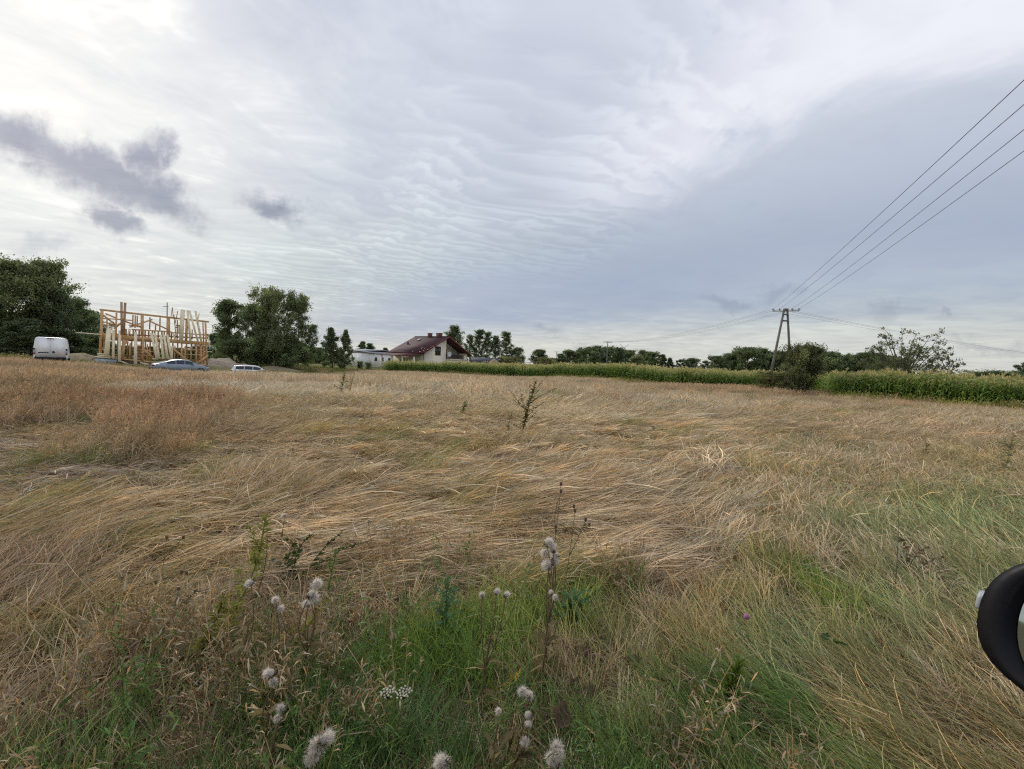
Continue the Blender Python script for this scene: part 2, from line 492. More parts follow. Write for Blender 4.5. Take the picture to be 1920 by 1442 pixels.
def scatter(name, pts, rot, scl, idx, tint, coll, label, cat):
    n = len(pts)
    me = bpy.data.meshes.new(name)
    me.vertices.add(n); me.vertices.foreach_set('co', np.asarray(pts, np.float32).ravel())
    for an, ty, key, d in (('rot', 'FLOAT_VECTOR', 'vector', rot), ('scl', 'FLOAT_VECTOR', 'vector', scl), ('idx', 'INT', 'value', idx)):
        at_ = me.attributes.new(an, ty, 'POINT'); at_.data.foreach_set(key, np.asarray(d, np.int32 if ty == 'INT' else np.float32).ravel())
    c4 = np.ones((n, 4), np.float32); c4[:, :3] = tint
    me.attributes.new('tint', 'FLOAT_COLOR', 'POINT').data.foreach_set('color', c4.ravel())
    o = link(bpy.data.objects.new(name, me))
    g = bpy.data.node_groups.new(name, 'GeometryNodeTree')
    g.interface.new_socket('Geometry', in_out='INPUT', socket_type='NodeSocketGeometry')
    g.interface.new_socket('Geometry', in_out='OUTPUT', socket_type='NodeSocketGeometry')
    N = g.nodes.new
    gi, go, ip, ci = N('NodeGroupInput'), N('NodeGroupOutput'), N('GeometryNodeInstanceOnPoints'), N('GeometryNodeCollectionInfo')
    ci.inputs['Collection'].default_value = coll
    ci.inputs['Separate Children'].default_value = True; ci.inputs['Reset Children'].default_value = True
    ip.inputs['Pick Instance'].default_value = True
    def na(nm, ty):
        a = N('GeometryNodeInputNamedAttribute'); a.data_type = ty; a.inputs['Name'].default_value = nm
        return a.outputs['Attribute']
    L = g.links.new
    L(gi.outputs[0], ip.inputs['Points']); L(ci.outputs[0], ip.inputs['Instance'])
    L(na('idx', 'INT'), ip.inputs['Instance Index']); L(na('rot', 'FLOAT_VECTOR'), ip.inputs['Rotation']); L(na('scl', 'FLOAT_VECTOR'), ip.inputs['Scale'])
    L(ip.outputs[0], go.inputs[0])
    o.modifiers.new('scatter', 'NODES').node_group = g
    return tag(o, label, cat, kind='stuff')

def stems(g, n, rad, L, el0, el1, sd, k=5, curl=.0, rnd=.0, kink=.0, squash=1.0):
    """n stem centre lines: roots in a disc, heading +X with spread sd (a share rnd any way), elevation el0 at the root bending to el1 at the tip, some snapped"""
    a = g.random(n) * 2 * math.pi; r = rad * np.sqrt(g.random(n))
    base = np.stack([r * np.cos(a), r * np.sin(a) * squash, np.full(n, -.02)], 1)
    h0 = g.normal(0, sd, n); dh = g.normal(0, .25 + curl, n)
    wild = g.random(n) < rnd; h0[wild] = g.random(wild.sum()) * 6.28
    e0 = np.radians(g.normal(el0, 5 + el0 * .14, n)); e1 = np.radians(g.normal(el1, 6 + abs(el1) * .15, n))
    Ls = L * (.45 + .75 * g.random(n))
    kj = g.integers(1, k, n); kd = np.where(g.random(n) < kink, g.normal(0, .9, n), 0); ke = np.where(kd != 0, g.normal(-.3, .4, n), 0)
    P = [base]
    for j in range(k - 1):
        t = (j + .5) / (k - 1)
        h = h0 + dh * t + np.where(j >= kj, kd, 0); e = e0 + (e1 - e0) * t ** .7 + np.where(j >= kj, ke, 0)
        st = np.stack([np.cos(h) * np.cos(e), np.sin(h) * np.cos(e), np.sin(e)], 1) * (Ls / (k - 1))[:, None]
        p = P[-1] + st
        p[:, 2] = np.maximum(p[:, 2], .008 + .05 * g.random(n))
        P.append(p)
    return np.stack(P, 1)

def sides(g, P):
    t = unit(P[:, -1] - P[:, 0]); return unit(np.cross(t, g.normal(0, 1, t.shape) + np.array([0, 0, .4])))

def bcols(g, n, v=.31, hue=.06):
    b = np.clip(np.exp(g.normal(-.04, v, n)), .4, 1.45); h = g.normal(0, hue, n)
    return np.stack([b * (1 + h), b, b * (1 - h)], 1)

GM = MT['grass']
def finish(mb, nm):
    me = mb.mesh(nm); me.materials.append(GM); return me

def clump(seed, kind, lod):
    g = np.random.default_rng(seed)
    mb = MB()
    # lod: disc radius, stem count, stem width
    rad, n, wd = [(.16, 26, .0044), (.38, 66, .0070), (1.0, 140, .012)][lod]
    f = [1, 1.0, 1.05][lod]
    k = [6, 5, 4][lod]
    if kind == 'flat':
        P = stems(g, n, rad * 1.25, .74 * f, 13, -2, .20, k, .15, .10, .2, .45)
        W = np.full((n, k), wd) * (.7 + .6 * g.random((n, 1))); W[:, -1] *= .4; ear = g.random(n) < .5; W[ear, -2] *= 1.9
        c = bcols(g, n)
        mb.ribbons(P, W, sides(g, P), c)
        m = n // 3                                         # short broken litter under the stems
        Q = stems(g, m, rad * 1.2, .3 * f, 8, 0, 1.2, 3); mb.ribbons(Q, wd, sides(g, Q), bcols(g, m) * .75)
    elif kind == 'lean':
        P = stems(g, n, rad, .62 * f, 50, 6, .36, k, .2, .12, .2)
        W = np.full((n, k), wd) * (.7 + .6 * g.random((n, 1))); W[:, -1] *= .4; ear = g.random(n) < .6; W[ear, -2] *= 1.5
        mb.ribbons(P, W, sides(g, P), bcols(g, n))
    elif kind == 'up':
        P = stems(g, n, rad, .66 * f, 82, 60, .9, k, .5, .2, .12)
        W = np.full((n, k), wd * .8) * (.7 + .6 * g.random((n, 1)))
        c = bcols(g, n)
        mb.ribbons(P, W, sides(g, P), c)
        for rep in range([5, 4, 2][lod]):                  # loose airy panicles
            tp = P[:, -1] - (P[:, -1] - P[:, -2]) * (rep * .28) * np.ones((n, 1))
            dr = unit(g.normal(0, 1, (n, 3)) + np.array([0.5, 0, .9])) * (.05 + .05 * g.random((n, 1))) * f
            Q = np.stack([tp, tp + dr * .6, tp + dr + np.array([0, 0, -.01])], 1)
            mb.ribbons(Q, np.array([[wd * .6, wd * 1.4, wd * .4]]), sides(g, Q), c * np.array([1.12, 1.0, .95]))
        m = n // 2
        Q = stems(g, m, rad, .35 * f, 62, -10, 1.6, 4, .5); mb.ribbons(Q, wd * 1.1, sides(g, Q), bcols(g, m) * np.array([.8, .85, .7]))
    elif kind == 'green':
        m = int(n * 1.7)
        P = stems(g, m, rad * .9, .44 * f, 78, 14, .7, k, .5, .3, .12)
        W = np.full((m, k), wd * 1.25) * (.7 + .6 * g.random((m, 1))) * np.linspace(1.15, .3, k)[None]
        mb.ribbons(P, W, sides(g, P), bcols(g, m, .26, .10))
    elif kind == 'sweep':                                  # fine wind-swept meadow grass
        m = int(n * 1.9)
        P = stems(g, m, rad, .50 * f, 55, -2, .34, k, .25, .08, .1)
        W = np.full((m, k), wd * 1.1) * (.7 + .6 * g.random((m, 1))) * np.linspace(1.1, .35, k)[None]
        c = bcols(g, m, .26, .08); dry = g.random(m) < .24
        c[dry] *= np.array([1.9, 1.4, 1.45])
        mb.ribbons(P, W, sides(g, P), c)
    elif kind == 'litter':
        P = stems(g, int(n * 1.2), rad * 1.3, .34 * f, 12, 0, 1.8, 4, .8)
        mb.ribbons(P, wd * 1.15, sides(g, P), bcols(g, len(P), .25))
    elif kind == 'stalk':                                  # long bleached straws lying across everything
        m = 3
        P = stems(g, m, rad * 2, .8, 24, 2, 1.2, 6, .25)
        W = np.full((m, 6), .0026); W[:, -2] = .0055; W[:, -1] = .002
        mb.ribbons(P, W, sides(g, P), bcols(g, m, .15))
    elif kind == 'weed':                                   # leafy tall weeds
        m = int(n * .55)
        P = stems(g, m, rad, .8 * f, 82, 66, 1.5, 5, .3)
        mb.ribbons(P, wd * .9, sides(g, P), bcols(g, m) * np.array([1.1, .95, .8]))
        for rep in range([12, 8, 5][lod]):
            t = .25 + .75 * g.random(m); i = np.minimum((t * 4).astype(int), 3); fr = (t * 4 - i)[:, None]
            tp = P[np.arange(m), i] * (1 - fr) + P[np.arange(m), i + 1] * fr
            dr = unit(g.normal(0, 1, (m, 3)) + np.array([0, 0, .6])) * (.05 + .07 * g.random((m, 1))) * f * (1 if lod < 2 else 1.6)
            Q = np.stack([tp, tp + dr * .55, tp + dr + np.array([0, 0, -.02])], 1)
            mb.ribbons(Q, np.array([[wd * .8, wd * 3.2, wd * .4]]), sides(g, Q), bcols(g, m, .3, .12))
    return finish(mb, 'clump')

KINDS = ['flat', 'lean', 'up', 'green', 'sweep', 'litter', 'weed', 'stalk']
NV = 4
protos = [clump(100 + 31 * li + 7 * ki + 1000 * v, kd, li) for ki, kd in enumerate(KINDS) for li in range(3) for v in range(NV)]
def pidx(ki, lod, v): return (ki * 3 + lod) * NV + v
GRASS = proto_coll('grass_clump', protos)

C = dict(pale=(.68, .565, .40), straw=(.66, .525, .355), tan=(.57, .44, .28), red=(.49, .36, .24), brown=(.41, .315, .20), olive=(.34, .315, .145), grey=(.52, .44, .355), green=(.20, .29, .065),
         dgreen=(.14, .23, .07), bgreen=(.265, .315, .145), weedg=(.24, .265, .09), ygreen=(.34, .35, .11), orange=(.64, .485, .31))
# spots of the field read off the photograph: where (turned into ground positions), which way stems fall, how flat (0 upright .. 1 flat), length,
# colour of the dry stems, green share, colour of the green, litter share
F = [
 (400, 738, (1, -.2), .55, .8, 'pale', .0, 'olive', .0), (490, 735, (1, -.3), .5, .8, 'pale', .0, 'olive', .0), (560, 742, (1, -.2), .55, .9, 'pale', .02, 'olive', .0), (480, 766, (1, .2), .7, .9, 'pale', .0, 'olive', .0), (560, 785, (1, .2), .75, .9, 'pale', .03, 'olive', .0), (380, 712, (1, -.6), .3, .7, 'pale', .0, 'olive', .0), (330, 775, (1, 0), .2, 0.75, 'red', .0, 'olive', .0),
 (60, 690, (1, 0), .05, 0.75, 'tan', 0.00, 'olive', .0), (60, 740, (1, 0), .05, 0.75, 'brown', 0.00, 'olive', .0), (120, 780, (1, 0), .1, 0.75, 'brown', 0.05, 'olive', .1), (20, 720, (1, 0), .05, 0.75, 'tan', 0.00, 'olive', .0),
 (40, 840, (1, .2), .9, 0.70, 'grey', 0.00, 'olive', .7), (100, 900, (1, .3), .95, 0.70, 'grey', 0.03, 'olive', .6), (30, 930, (1, -.1), .9, 0.80, 'grey', 0.05, 'olive', .5), (170, 830, (1, .1), .9, 0.80, 'straw', 0.03, 'olive', .6),
 (180, 745, (.4, -1), .8, 0.70, 'tan', 0.00, 'olive', .4), (185, 705, (.4, -1), .7, 0.70, 'straw', 0.05, 'olive', .3),
 (225, 715, (1, 0), .05, 0.75, 'red', 0.00, 'olive', .0), (260, 760, (1, 0), .05, 0.75, 'red', 0.03, 'olive', .0), (280, 810, (1, 0), .1, 0.75, 'red', 0.05, 'olive', .0), (235, 855, (1, 0), .2, 0.80, 'brown', 0.28, 'weedg', .1),
 (310, 850, (1, 0), .3, 0.80, 'brown', 0.20, 'weedg', .1), (390, 770, (1, 0), .42, .80, 'tan', 0.03, 'olive', .0), (460, 800, (1, 0), .45, 0.90, 'tan', 0.03, 'olive', .0), (520, 815, (1, 0), .5, 0.90, 'tan', 0.12, 'olive', .0),
 (340, 730, (1, -.3), .5, 0.60, 'pale', 0.00, 'olive', .1), (300, 700, (1, -1), .25, 0.60, 'pale', 0.00, 'olive', .0), (450, 705, (1, -1), .2, 0.60, 'pale', 0.00, 'olive', .0), (420, 860, (1, .35), .95, 0.90, 'straw', 0.05, 'olive', .3), (520, 850, (1, .2), .95, 0.90, 'straw', 0.07, 'olive', .2),
 (620, 710, (1, -1), .25, 0.60, 'pale', 0.03, 'olive', .0), (600, 760, (1, .45), .65, 1.00, 'pale', 0.03, 'olive', .0), (600, 830, (1, .1), .8, 1.00, 'straw', 0.10, 'olive', .1), (700, 860, (1, .05), .7, 0.90, 'straw', 0.15, 'olive', .1),
 (800, 705, (1, -1.5), .2, 0.60, 'pale', 0.06, 'bgreen', .0), (950, 712, (1, -1.5), .2, 0.60, 'pale', 0.10, 'bgreen', .0), (1100, 718, (1, -1.3), .2, 0.60, 'pale', 0.10, 'olive', .0), (760, 740, (1, -.5), .4, 1.00, 'pale', 0.04, 'bgreen', .0), (900, 770, (1, .4), .6, 1.00, 'pale', 0.03, 'olive', .0),
 (780, 800, (1, .4), .8, 1.00, 'straw', 0.03, 'olive', .0), (950, 830, (1, .1), .75, 1.00, 'straw', 0.05, 'olive', .0), (1080, 780, (1, .2), .6, 1.00, 'pale', 0.04, 'olive', .0), (1240, 760, (1, -.4), .45, 1.00, 'straw', 0.10, 'olive', .0), (1380, 735, (1, -1), .25, 1.00, 'tan', 0.05, 'olive', .0),
 (700, 900, (1, .0), .97, 1.05, 'straw', 0.01, 'olive', .1), (900, 890, (1, -.2), .95, 1.10, 'straw', 0.01, 'olive', .0), (1080, 870, (1, -.3), .9, 1.10, 'straw', 0.01, 'olive', .0), (1080, 950, (1, -.2), .97, 1.10, 'straw', 0.01, 'olive', .0),
 (450, 935, (1, -.35), .55, 1.00, 'tan', 0.11, 'olive', .0), (560, 930, (1, -.3), .7, 1.05, 'tan', 0.10, 'olive', .0), (650, 960, (1, -.2), .8, 1.05, 'tan', 0.07, 'olive', .0), (300, 960, (1, -.2), .95, 1.00, 'straw', 0.03, 'olive', .3), (500, 1010, (1, .0), .98, 1.10, 'straw', 0.01, 'olive', .1),
 (760, 1000, (1, -.15), .97, 1.10, 'straw', 0.02, 'olive', .0), (880, 985, (1, -.3), .9, 1.00, 'tan', 0.10, 'olive', .0), (950, 1040, (1, -.1), .97, 1.10, 'straw', 0.03, 'olive', .0), (700, 1060, (1, -.2), .97, 1.10, 'straw', 0.03, 'olive', .0),
 (300, 1010, (1, -.15), .9, 1.00, 'tan', 0.05, 'olive', .1), (80, 1010, (1, -.4), .7, 0.90, 'tan', 0.10, 'olive', .1), (60, 1100, (1, -.6), .45, 0.90, 'red', 0.25, 'olive', .0), (250, 1100, (1, -.3), .75, 0.90, 'tan', 0.15, 'olive', .1), (430, 1080, (1, -.1), .95, 1.00, 'straw', 0.05, 'olive', .1),
 (1200, 900, (1, -.45), .93, 1.10, 'straw', 0.01, 'olive', .0), (1330, 880, (1, -.7), .92, 1.10, 'straw', 0.01, 'olive', .0), (1250, 980, (1, -.5), .95, 1.15, 'straw', 0.03, 'olive', .0), (1400, 960, (1, -.75), .88, 1.10, 'straw', 0.05, 'olive', .0), (1500, 900, (1, -.9), .7, 1.00, 'straw', 0.20, 'olive', .0),
 (1330, 1040, (1, -.6), .92, 1.10, 'straw', 0.06, 'olive', .0), (1180, 1060, (1, -.35), .96, 1.10, 'straw', 0.03, 'olive', .0), (1300, 800, (1, -.15), .85, 1.05, 'straw', 0.03, 'olive', .0), (1240, 840, (1, .1), .8, 1.00, 'straw', 0.05, 'olive', .0), (1450, 820, (1, -.2), .85, 1.00, 'tan', 0.04, 'olive', .0),
 (1600, 790, (1, -.2), .7, 0.80, 'orange', 0.08, 'olive', .1), (1740, 790, (1, -.2), .75, 0.80, 'orange', 0.08, 'olive', .2), (1680, 840, (1, -.3), .7, 0.80, 'orange', 0.15, 'olive', .2), (1850, 800, (1, -.3), .6, 0.90, 'straw', 0.30, 'olive', .0), (1600, 870, (1, -.6), .65, 0.95, 'straw', 0.45, 'olive', .0),
 (1560, 740, (1, -.8), .3, 0.55, 'tan', 0.35, 'ygreen', .0), (1750, 755, (1, -.8), .3, 0.55, 'straw', 0.35, 'ygreen', .0), (1880, 770, (1, -.8), .3, 0.55, 'straw', 0.40, 'ygreen', .0), (1480, 725, (1, -1), .15, 0.60, 'tan', 0.50, 'ygreen', .0), (1450, 750, (1, -.8), .4, 0.55, 'tan', 0.05, 'olive', .0),
 (1700, 930, (1, -.7), .6, 0.90, 'straw', 0.40, 'olive', .0), (1880, 900, (1, -.6), .4, 0.90, 'tan', 0.65, 'olive', .0), (1600, 970, (1, -.9), .65, 1.00, 'straw', 0.35, 'olive', .0), (1880, 980, (-.5, -1), .4, 0.90, 'tan', .65, 'bgreen', .0), (1790, 1010, (-1, -.7), .5, 0.90, 'straw', 0.75, 'bgreen', .0),
 (1500, 1060, (1, -.9), .6, 0.90, 'straw', 0.45, 'olive', .0), (1650, 1070, (-.7, -1), .5, 0.90, 'straw', 0.60, 'bgreen', .0), (1400, 1110, (.5, -1), .5, 0.80, 'tan', 0.60, 'olive', .0), (1520, 1130, (-.6, -1), .5, 0.80, 'tan', 0.82, 'green', .0), (1680, 1180, (-1, -1), .5, 0.80, 'straw', 0.70, 'bgreen', .0),
 (1780, 1250, (-1, -.8), .5, 0.80, 'straw', 0.72, 'olive', .0), (1350, 1230, (-.8, -1), .5, 0.80, 'brown', 0.70, 'olive', .0), (1500, 1260, (-1, -.9), .5, 0.85, 'straw', 0.88, 'bgreen', .0), (1330, 1360, (-1, -1), .5, 0.85, 'straw', 0.95, 'dgreen', .0), (1500, 1390, (-1, -.4), .6, 0.80, 'straw', 0.92, 'dgreen', .0),
 (1700, 1370, (-1, -.5), .6, 0.80, 'tan', 0.75, 'olive', .0), (1850, 1400, (-1, -.4), .6, 0.80, 'tan', 0.60, 'olive', .2), (1200, 1180, (-.3, -1), .6, 0.70, 'straw', 0.40, 'olive', .4), (1200, 1300, (.6, -1), .9, 0.60, 'straw', 0.25, 'olive', .8), (1240, 1120, (.6, -.5), .8, 0.80, 'straw', 0.30, 'olive', .4),
 (1120, 1160, (.5, -1), .5, 0.80, 'tan', 0.72, 'green', .0), (1020, 1210, (.2, -1), .3, 0.80, 'brown', 0.85, 'green', .0), (1100, 1290, (.1, -1), .5, 0.70, 'brown', 0.60, 'olive', .4), (900, 1250, (.1, -1), .2, 0.90, 'brown', 0.85, 'green', .0), (800, 1300, (.1, -1), .2, 0.90, 'straw', 0.95, 'green', .0),
 (700, 1300, (.2, -1), .2, 0.90, 'straw', 0.95, 'green', .0), (900, 1400, (.1, -1), .2, 0.90, 'straw', 0.95, 'dgreen', .0), (700, 1420, (.1, -1), .2, 0.90, 'straw', 0.95, 'dgreen', .0), (1100, 1400, (-.3, -1), .4, 0.90, 'straw', 0.80, 'dgreen', .1), (560, 1320, (.2, -1), .3, 0.90, 'brown', 0.85, 'dgreen', .0),
 (380, 1350, (.3, -1), .3, 0.90, 'brown', 0.70, 'dgreen', .0), (480, 1250, (.2, -1), .3, 0.90, 'brown', 0.55, 'dgreen', .0), (600, 1180, (.3, -1), .35, 0.85, 'red', 0.25, 'olive', .1), (750, 1180, (.6, -.8), .5, 0.90, 'tan', 0.35, 'olive', .0), (450, 1170, (.3, -1), .35, 0.85, 'brown', 0.30, 'olive', .1),
 (300, 1250, (.5, -.8), .5, 0.90, 'brown', 0.30, 'olive', .2), (150, 1250, (.5, -.7), .5, 0.90, 'tan', 0.25, 'olive', .1), (60, 1350, (.5, -.7), .4, 0.90, 'red', 0.25, 'olive', .1), (220, 1390, (.4, -.8), .4, 0.90, 'brown', 0.45, 'dgreen', .1), (900, 1120, (.8, -.3), .85, 1.00, 'tan', 0.25, 'olive', .0), (600, 1110, (1, -.2), .9, 1.00, 'tan', 0.10, 'olive', .0),
]
fx = []; fdir = []; fval = []
for px, py, dr, flat, ln, c, gr, gc, lit in F:
    dr = (dr[0], dr[1] + (.30 * flat * abs(dr[0]) if flat > .6 else 0))   # stems also rise a little, so they point lower than they look
    a = ground(px, py); b = ground(px + 3 * dr[0], py + 3 * dr[1] if py + 3 * dr[1] > 686 + (px - 960) * .0437 + 4 else py)
    th = math.atan2(b[1] - a[1], b[0] - a[0])
    r = math.hypot(a[0], a[1])
    fx.append((math.log(r) * 1.0, math.atan2(a[0], a[1]) * 1.0)); fdir.append((math.cos(th), math.sin(th)))
    fval.append((flat, ln, gr, lit, *C[c], *C[gc]))
fx = np.array(fx); fdir = np.array(fdir); fval = np.array(fval)
def field(x, y):
    q = np.stack([np.log(np.hypot(x, y)), np.arctan2(x, y)], -1)
    q = q + (np.stack([fbm(x, y, .8, 31), fbm(x, y, .8, 47)], -1) - .5) * .14
    d2 = ((q[:, None] - fx[None]) ** 2).sum(-1)
    wg = 1 / (d2 + .0014) ** 2.8
    wg /= wg.sum(1, keepdims=True)
    v = wg @ fval; dd = wg @ fdir
    return v, np.arctan2(dd[:, 1], dd[:, 0])

# the corn field's outline and the building plot, kept clear of field grass
CORN = np.array([(-25, 82), (-8, 76), (4, 69), (13.5, 60.5), (20, 50), (28, 51), (33, 51.5), (33, 45), (28.8, 37.5), (32.5, 29.5), (38, 22), (54, 8), (150, 8), (170, 150), (10, 118), (-4, 108), (-9, 97), (-19, 89), (-26, 89)])
def inside(poly, x, y):
    r = np.zeros(np.shape(x), bool); n = len(poly)
    for i in range(n):
        x0, y0 = poly[i]; x1, y1 = poly[(i + 1) % n]
        c = ((y0 > y) != (y1 > y)) & (x < (x1 - x0) * (y - y0) / (y1 - y0 + 1e-12) + x0)
        r ^= c
    return r
FIELD_END = np.array([(-90, 36), (-50, 36.5), (-43, 38), (-37, 40.5), (-31, 39), (-25, 43), (-21, 50), (-20, 60), (-24, 72), (-25, 81)])
def beyond_field(x, y):
    return y > np.interp(x, FIELD_END[:, 0], FIELD_END[:, 1], right=999)

def wedge(g, r0, r1, dens, half=62.0):
    n = int(dens * R(half) * (r1 ** 2 - r0 ** 2))
    r = np.sqrt(r0 ** 2 + (r1 ** 2 - r0 ** 2) * g.random(n)); a = R(half) * (2 * g.random(n) - 1)
    return r * np.sin(a), r * np.cos(a)

def grass_fields():
    g = np.random.default_rng(11)
    out = {'dry': [], 'green': [], 'weed': []}
    for lod, r0, r1, dens in ((0, .9, 2.6, 105), (0, 2.6, 6.2, 62), (1, 5.0, 10, 17), (1, 10, 18.5, 13), (2, 15.5, 30, 3.6), (2, 30, 60, 2.4), (2, 60, 90, 1.4)):
        x, y = wedge(g, r0, r1, dens)
        k = ~inside(CORN, x, y) & ~beyond_field(x, y) & ~((y < .5) & (np.abs(x) < 6))
        x, y = x[k], y[k]; n = len(x)
        v, th = field(x, y)
        flat, ln, gr, lit = v[:, 0], v[:, 1], v[:, 2], v[:, 3]
        n1 = fbm(x, y, 1.3, 61); n2 = fbm(x, y, .45, 71); n3 = fbm(x, y, 6.0, 81)
        flat = np.clip(flat + (n1 - .5) * .35, 0, 1)
        gp = np.clip(gr + (n2 - .5) * .9 * np.minimum(gr * 4, 1), 0, 1)
        u = g.random(n)
        kind = np.where(flat > .72, 0, np.where(flat > .36, 1, 2))
        kind = np.where((gr > .5) & (kind == 2), 1, kind)
        isg = g.random(n) < gp
        swp = (flat > .33)
        kind = np.where(isg, np.where(swp, 4, 3), kind)
        isl = (~isg) & (u < lit * .8)
        kind = np.where(isl, 5, kind)
        th = th + g.normal(0, .13, n) + (n1 - .5) * 1.1 + (n2 - .5) * .6
        dry = v[:, 4:7]; grn = v[:, 7:10]
        tint = np.where(isg[:, None], grn, dry)
        b = np.exp(g.normal(0, np.where(isg, .14, .15), n)) * (.82 + .36 * n2) * (.85 + .3 * n3)
        tint = tint * b[:, None]
        hz = g.normal(0, .05, n)
        tint = tint * np.stack([1 + hz, np.ones(n), 1 - hz], 1)
        s = ln * (.8 + .4 * g.random(n))
        rr = np.hypot(x, y)
        s = s * np.interp(rr, [1, 4, 9, 20], [.56, .80, .9, .95]) * np.where(isg, 1.25, 1 - .45 * gr * (rr < 9))
        # the lodged mat heaves in low waves
        zz = gz(x, y) + (n1 - .42) * .16 * flat * (~isg) + g.random(n) * .03
        rot = np.stack([g.normal(0, .10, n), g.normal(0, .10, n) - .08 * flat, th], 1)
        idx = pidx(kind, lod, g.integers(0, NV, n))
        hgt = np.where(kind == 2, 1.0, 1.0)
        scl = np.stack([s, s, s * hgt], 1)
        for key, msk in (('dry', ~isg), ('green', isg)):
            out[key].append((np.stack([x, y, zz], 1)[msk], rot[msk], scl[msk], idx[msk], tint[msk]))
    x, y = wedge(g, 5, 14, 7); n = len(x); s = .7 + .5 * g.random(n)
    out['dry'].append((np.stack([x, y, gz(x, y) + .03 * g.random(n)], 1), np.stack([g.normal(0, .08, n), g.normal(0, .08, n), g.random(n) * 6.28], 1), np.stack([s, s, s], 1), pidx(np.full(n, 5), 1, g.integers(0, NV, n)), np.array([C['tan']]) * (.6 + .5 * g.random((n, 1)))))
    x, y = wedge(g, .9, 5.5, 42); n = len(x)                # thatch of old litter everywhere under the near grass
    s = .6 + .5 * g.random(n)
    out['dry'].append((np.stack([x, y, gz(x, y) + .01 * g.random(n)], 1), np.stack([g.normal(0, .1, n), g.normal(0, .1, n), g.random(n) * 6.28], 1), np.stack([s, s, s], 1), pidx(np.full(n, 5), 0, g.integers(0, NV, n)), np.array([C['brown']]) * (.6 + .6 * g.random((n, 1)))))
    x, y = wedge(g, 1.4, 3.6, 26); k = (fbm(x, y, .7, 141) > .44) & (x < 1.1 + .35 * (y - 1.4)); x, y = x[k], y[k]; n = len(x)   # leafy weeds and withered stalks of the verge
    s = (.34 + .3 * g.random(n)) * np.interp(np.hypot(x, y), [1.4, 2.2, 3.6], [.75, 1.0, .8])
    wt = np.where((g.random(n) < np.interp(np.hypot(x, y), [1.4, 2.4, 3.6], [.62, .38, .08]) * np.where(x < -.7, .4, 1.0))[:, None], np.array([C['dgreen']]), np.array([C['brown']])) * (.7 + .6 * g.random((n, 1)))
    out['weed'].append((np.stack([x, y, gz(x, y)], 1), np.stack([g.normal(0, .12, n), g.normal(0, .12, n), g.random(n) * 6.28], 1), np.stack([s, s, s], 1), pidx(np.full(n, 6), 0, g.integers(0, NV, n)), wt))
    x, y = wedge(g, 2.7, 6.5, 2.6); n = len(x)
    s = .7 + .4 * g.random(n)
    out['dry'].append((np.stack([x, y, gz(x, y) + .02 + .10 * g.random(n)], 1), np.stack([g.normal(0, .1, n), g.normal(0, .15, n), g.random(n) * 6.28], 1), np.stack([s, s, s], 1), pidx(np.full(n, 7), 0, g.integers(0, NV, n)), np.array([C['straw']]) * (.8 + .4 * g.random((n, 1)))))
    # weeds along the field's far edge, before the corn and round the plot
    x, y = wedge(g, 26, 100, 3.8, 58)
    edge_d = np.abs(y - np.interp(x, FIELD_END[:, 0], FIELD_END[:, 1], right=999))
    near_corn = np.zeros(len(x), bool)
    for ox, oy in ((0, 1.4), (1.2, 1.0), (-1, 1.2), (1.5, 0)):
        near_corn |= inside(CORN, x + ox, y + oy)
    near_corn &= ~inside(CORN, x, y)
    strip = (edge_d < 1.6) & (y > 20)
    meadow = beyond_field(x, y) & ~inside(CORN, x, y)
    house = (x < -28) & (y > 41) & (y < 62)
    k = (near_corn & (g.random(len(x)) < .6)) | strip | (meadow & ~house & (g.random(len(x)) < .55))
    x, y = x[k], y[k]; n = len(x); st = strip[k]; nc = near_corn[k]
    tint = np.where(nc[:, None], C['ygreen'], C['weedg']) * np.exp(g.normal(0, .2, (n, 1)))
    tint[g.random(n) < .25] = C['tan']
    s = np.where(nc, .8, np.where(st, np.where(x > -44, .45, .8), .6)) * (.6 + .6 * g.random(n))
    out['weed'].append((np.stack([x, y, gz(x, y)], 1), np.stack([np.zeros(n), np.zeros(n), g.random(n) * 6.28], 1), np.stack([s, s, s], 1), pidx(np.full(n, 6), 2, g.integers(0, NV, n)), tint))
    cat = lambda L: [np.concatenate([q[i] for q in L]) for i in range(5)]
    scatter('dry_grass', *cat(out['dry']), GRASS, 'dry straw-coloured grass lodged flat in swirls across the field', 'dry grass')
    scatter('green_grass', *cat(out['green']), GRASS, 'fresh green grass growing among the straw along the field margin', 'grass')
    scatter('weeds', *cat(out['weed']), GRASS, 'leafy weeds mixed into the near verge and lining the far edge of the field', 'weeds')
grass_fields()

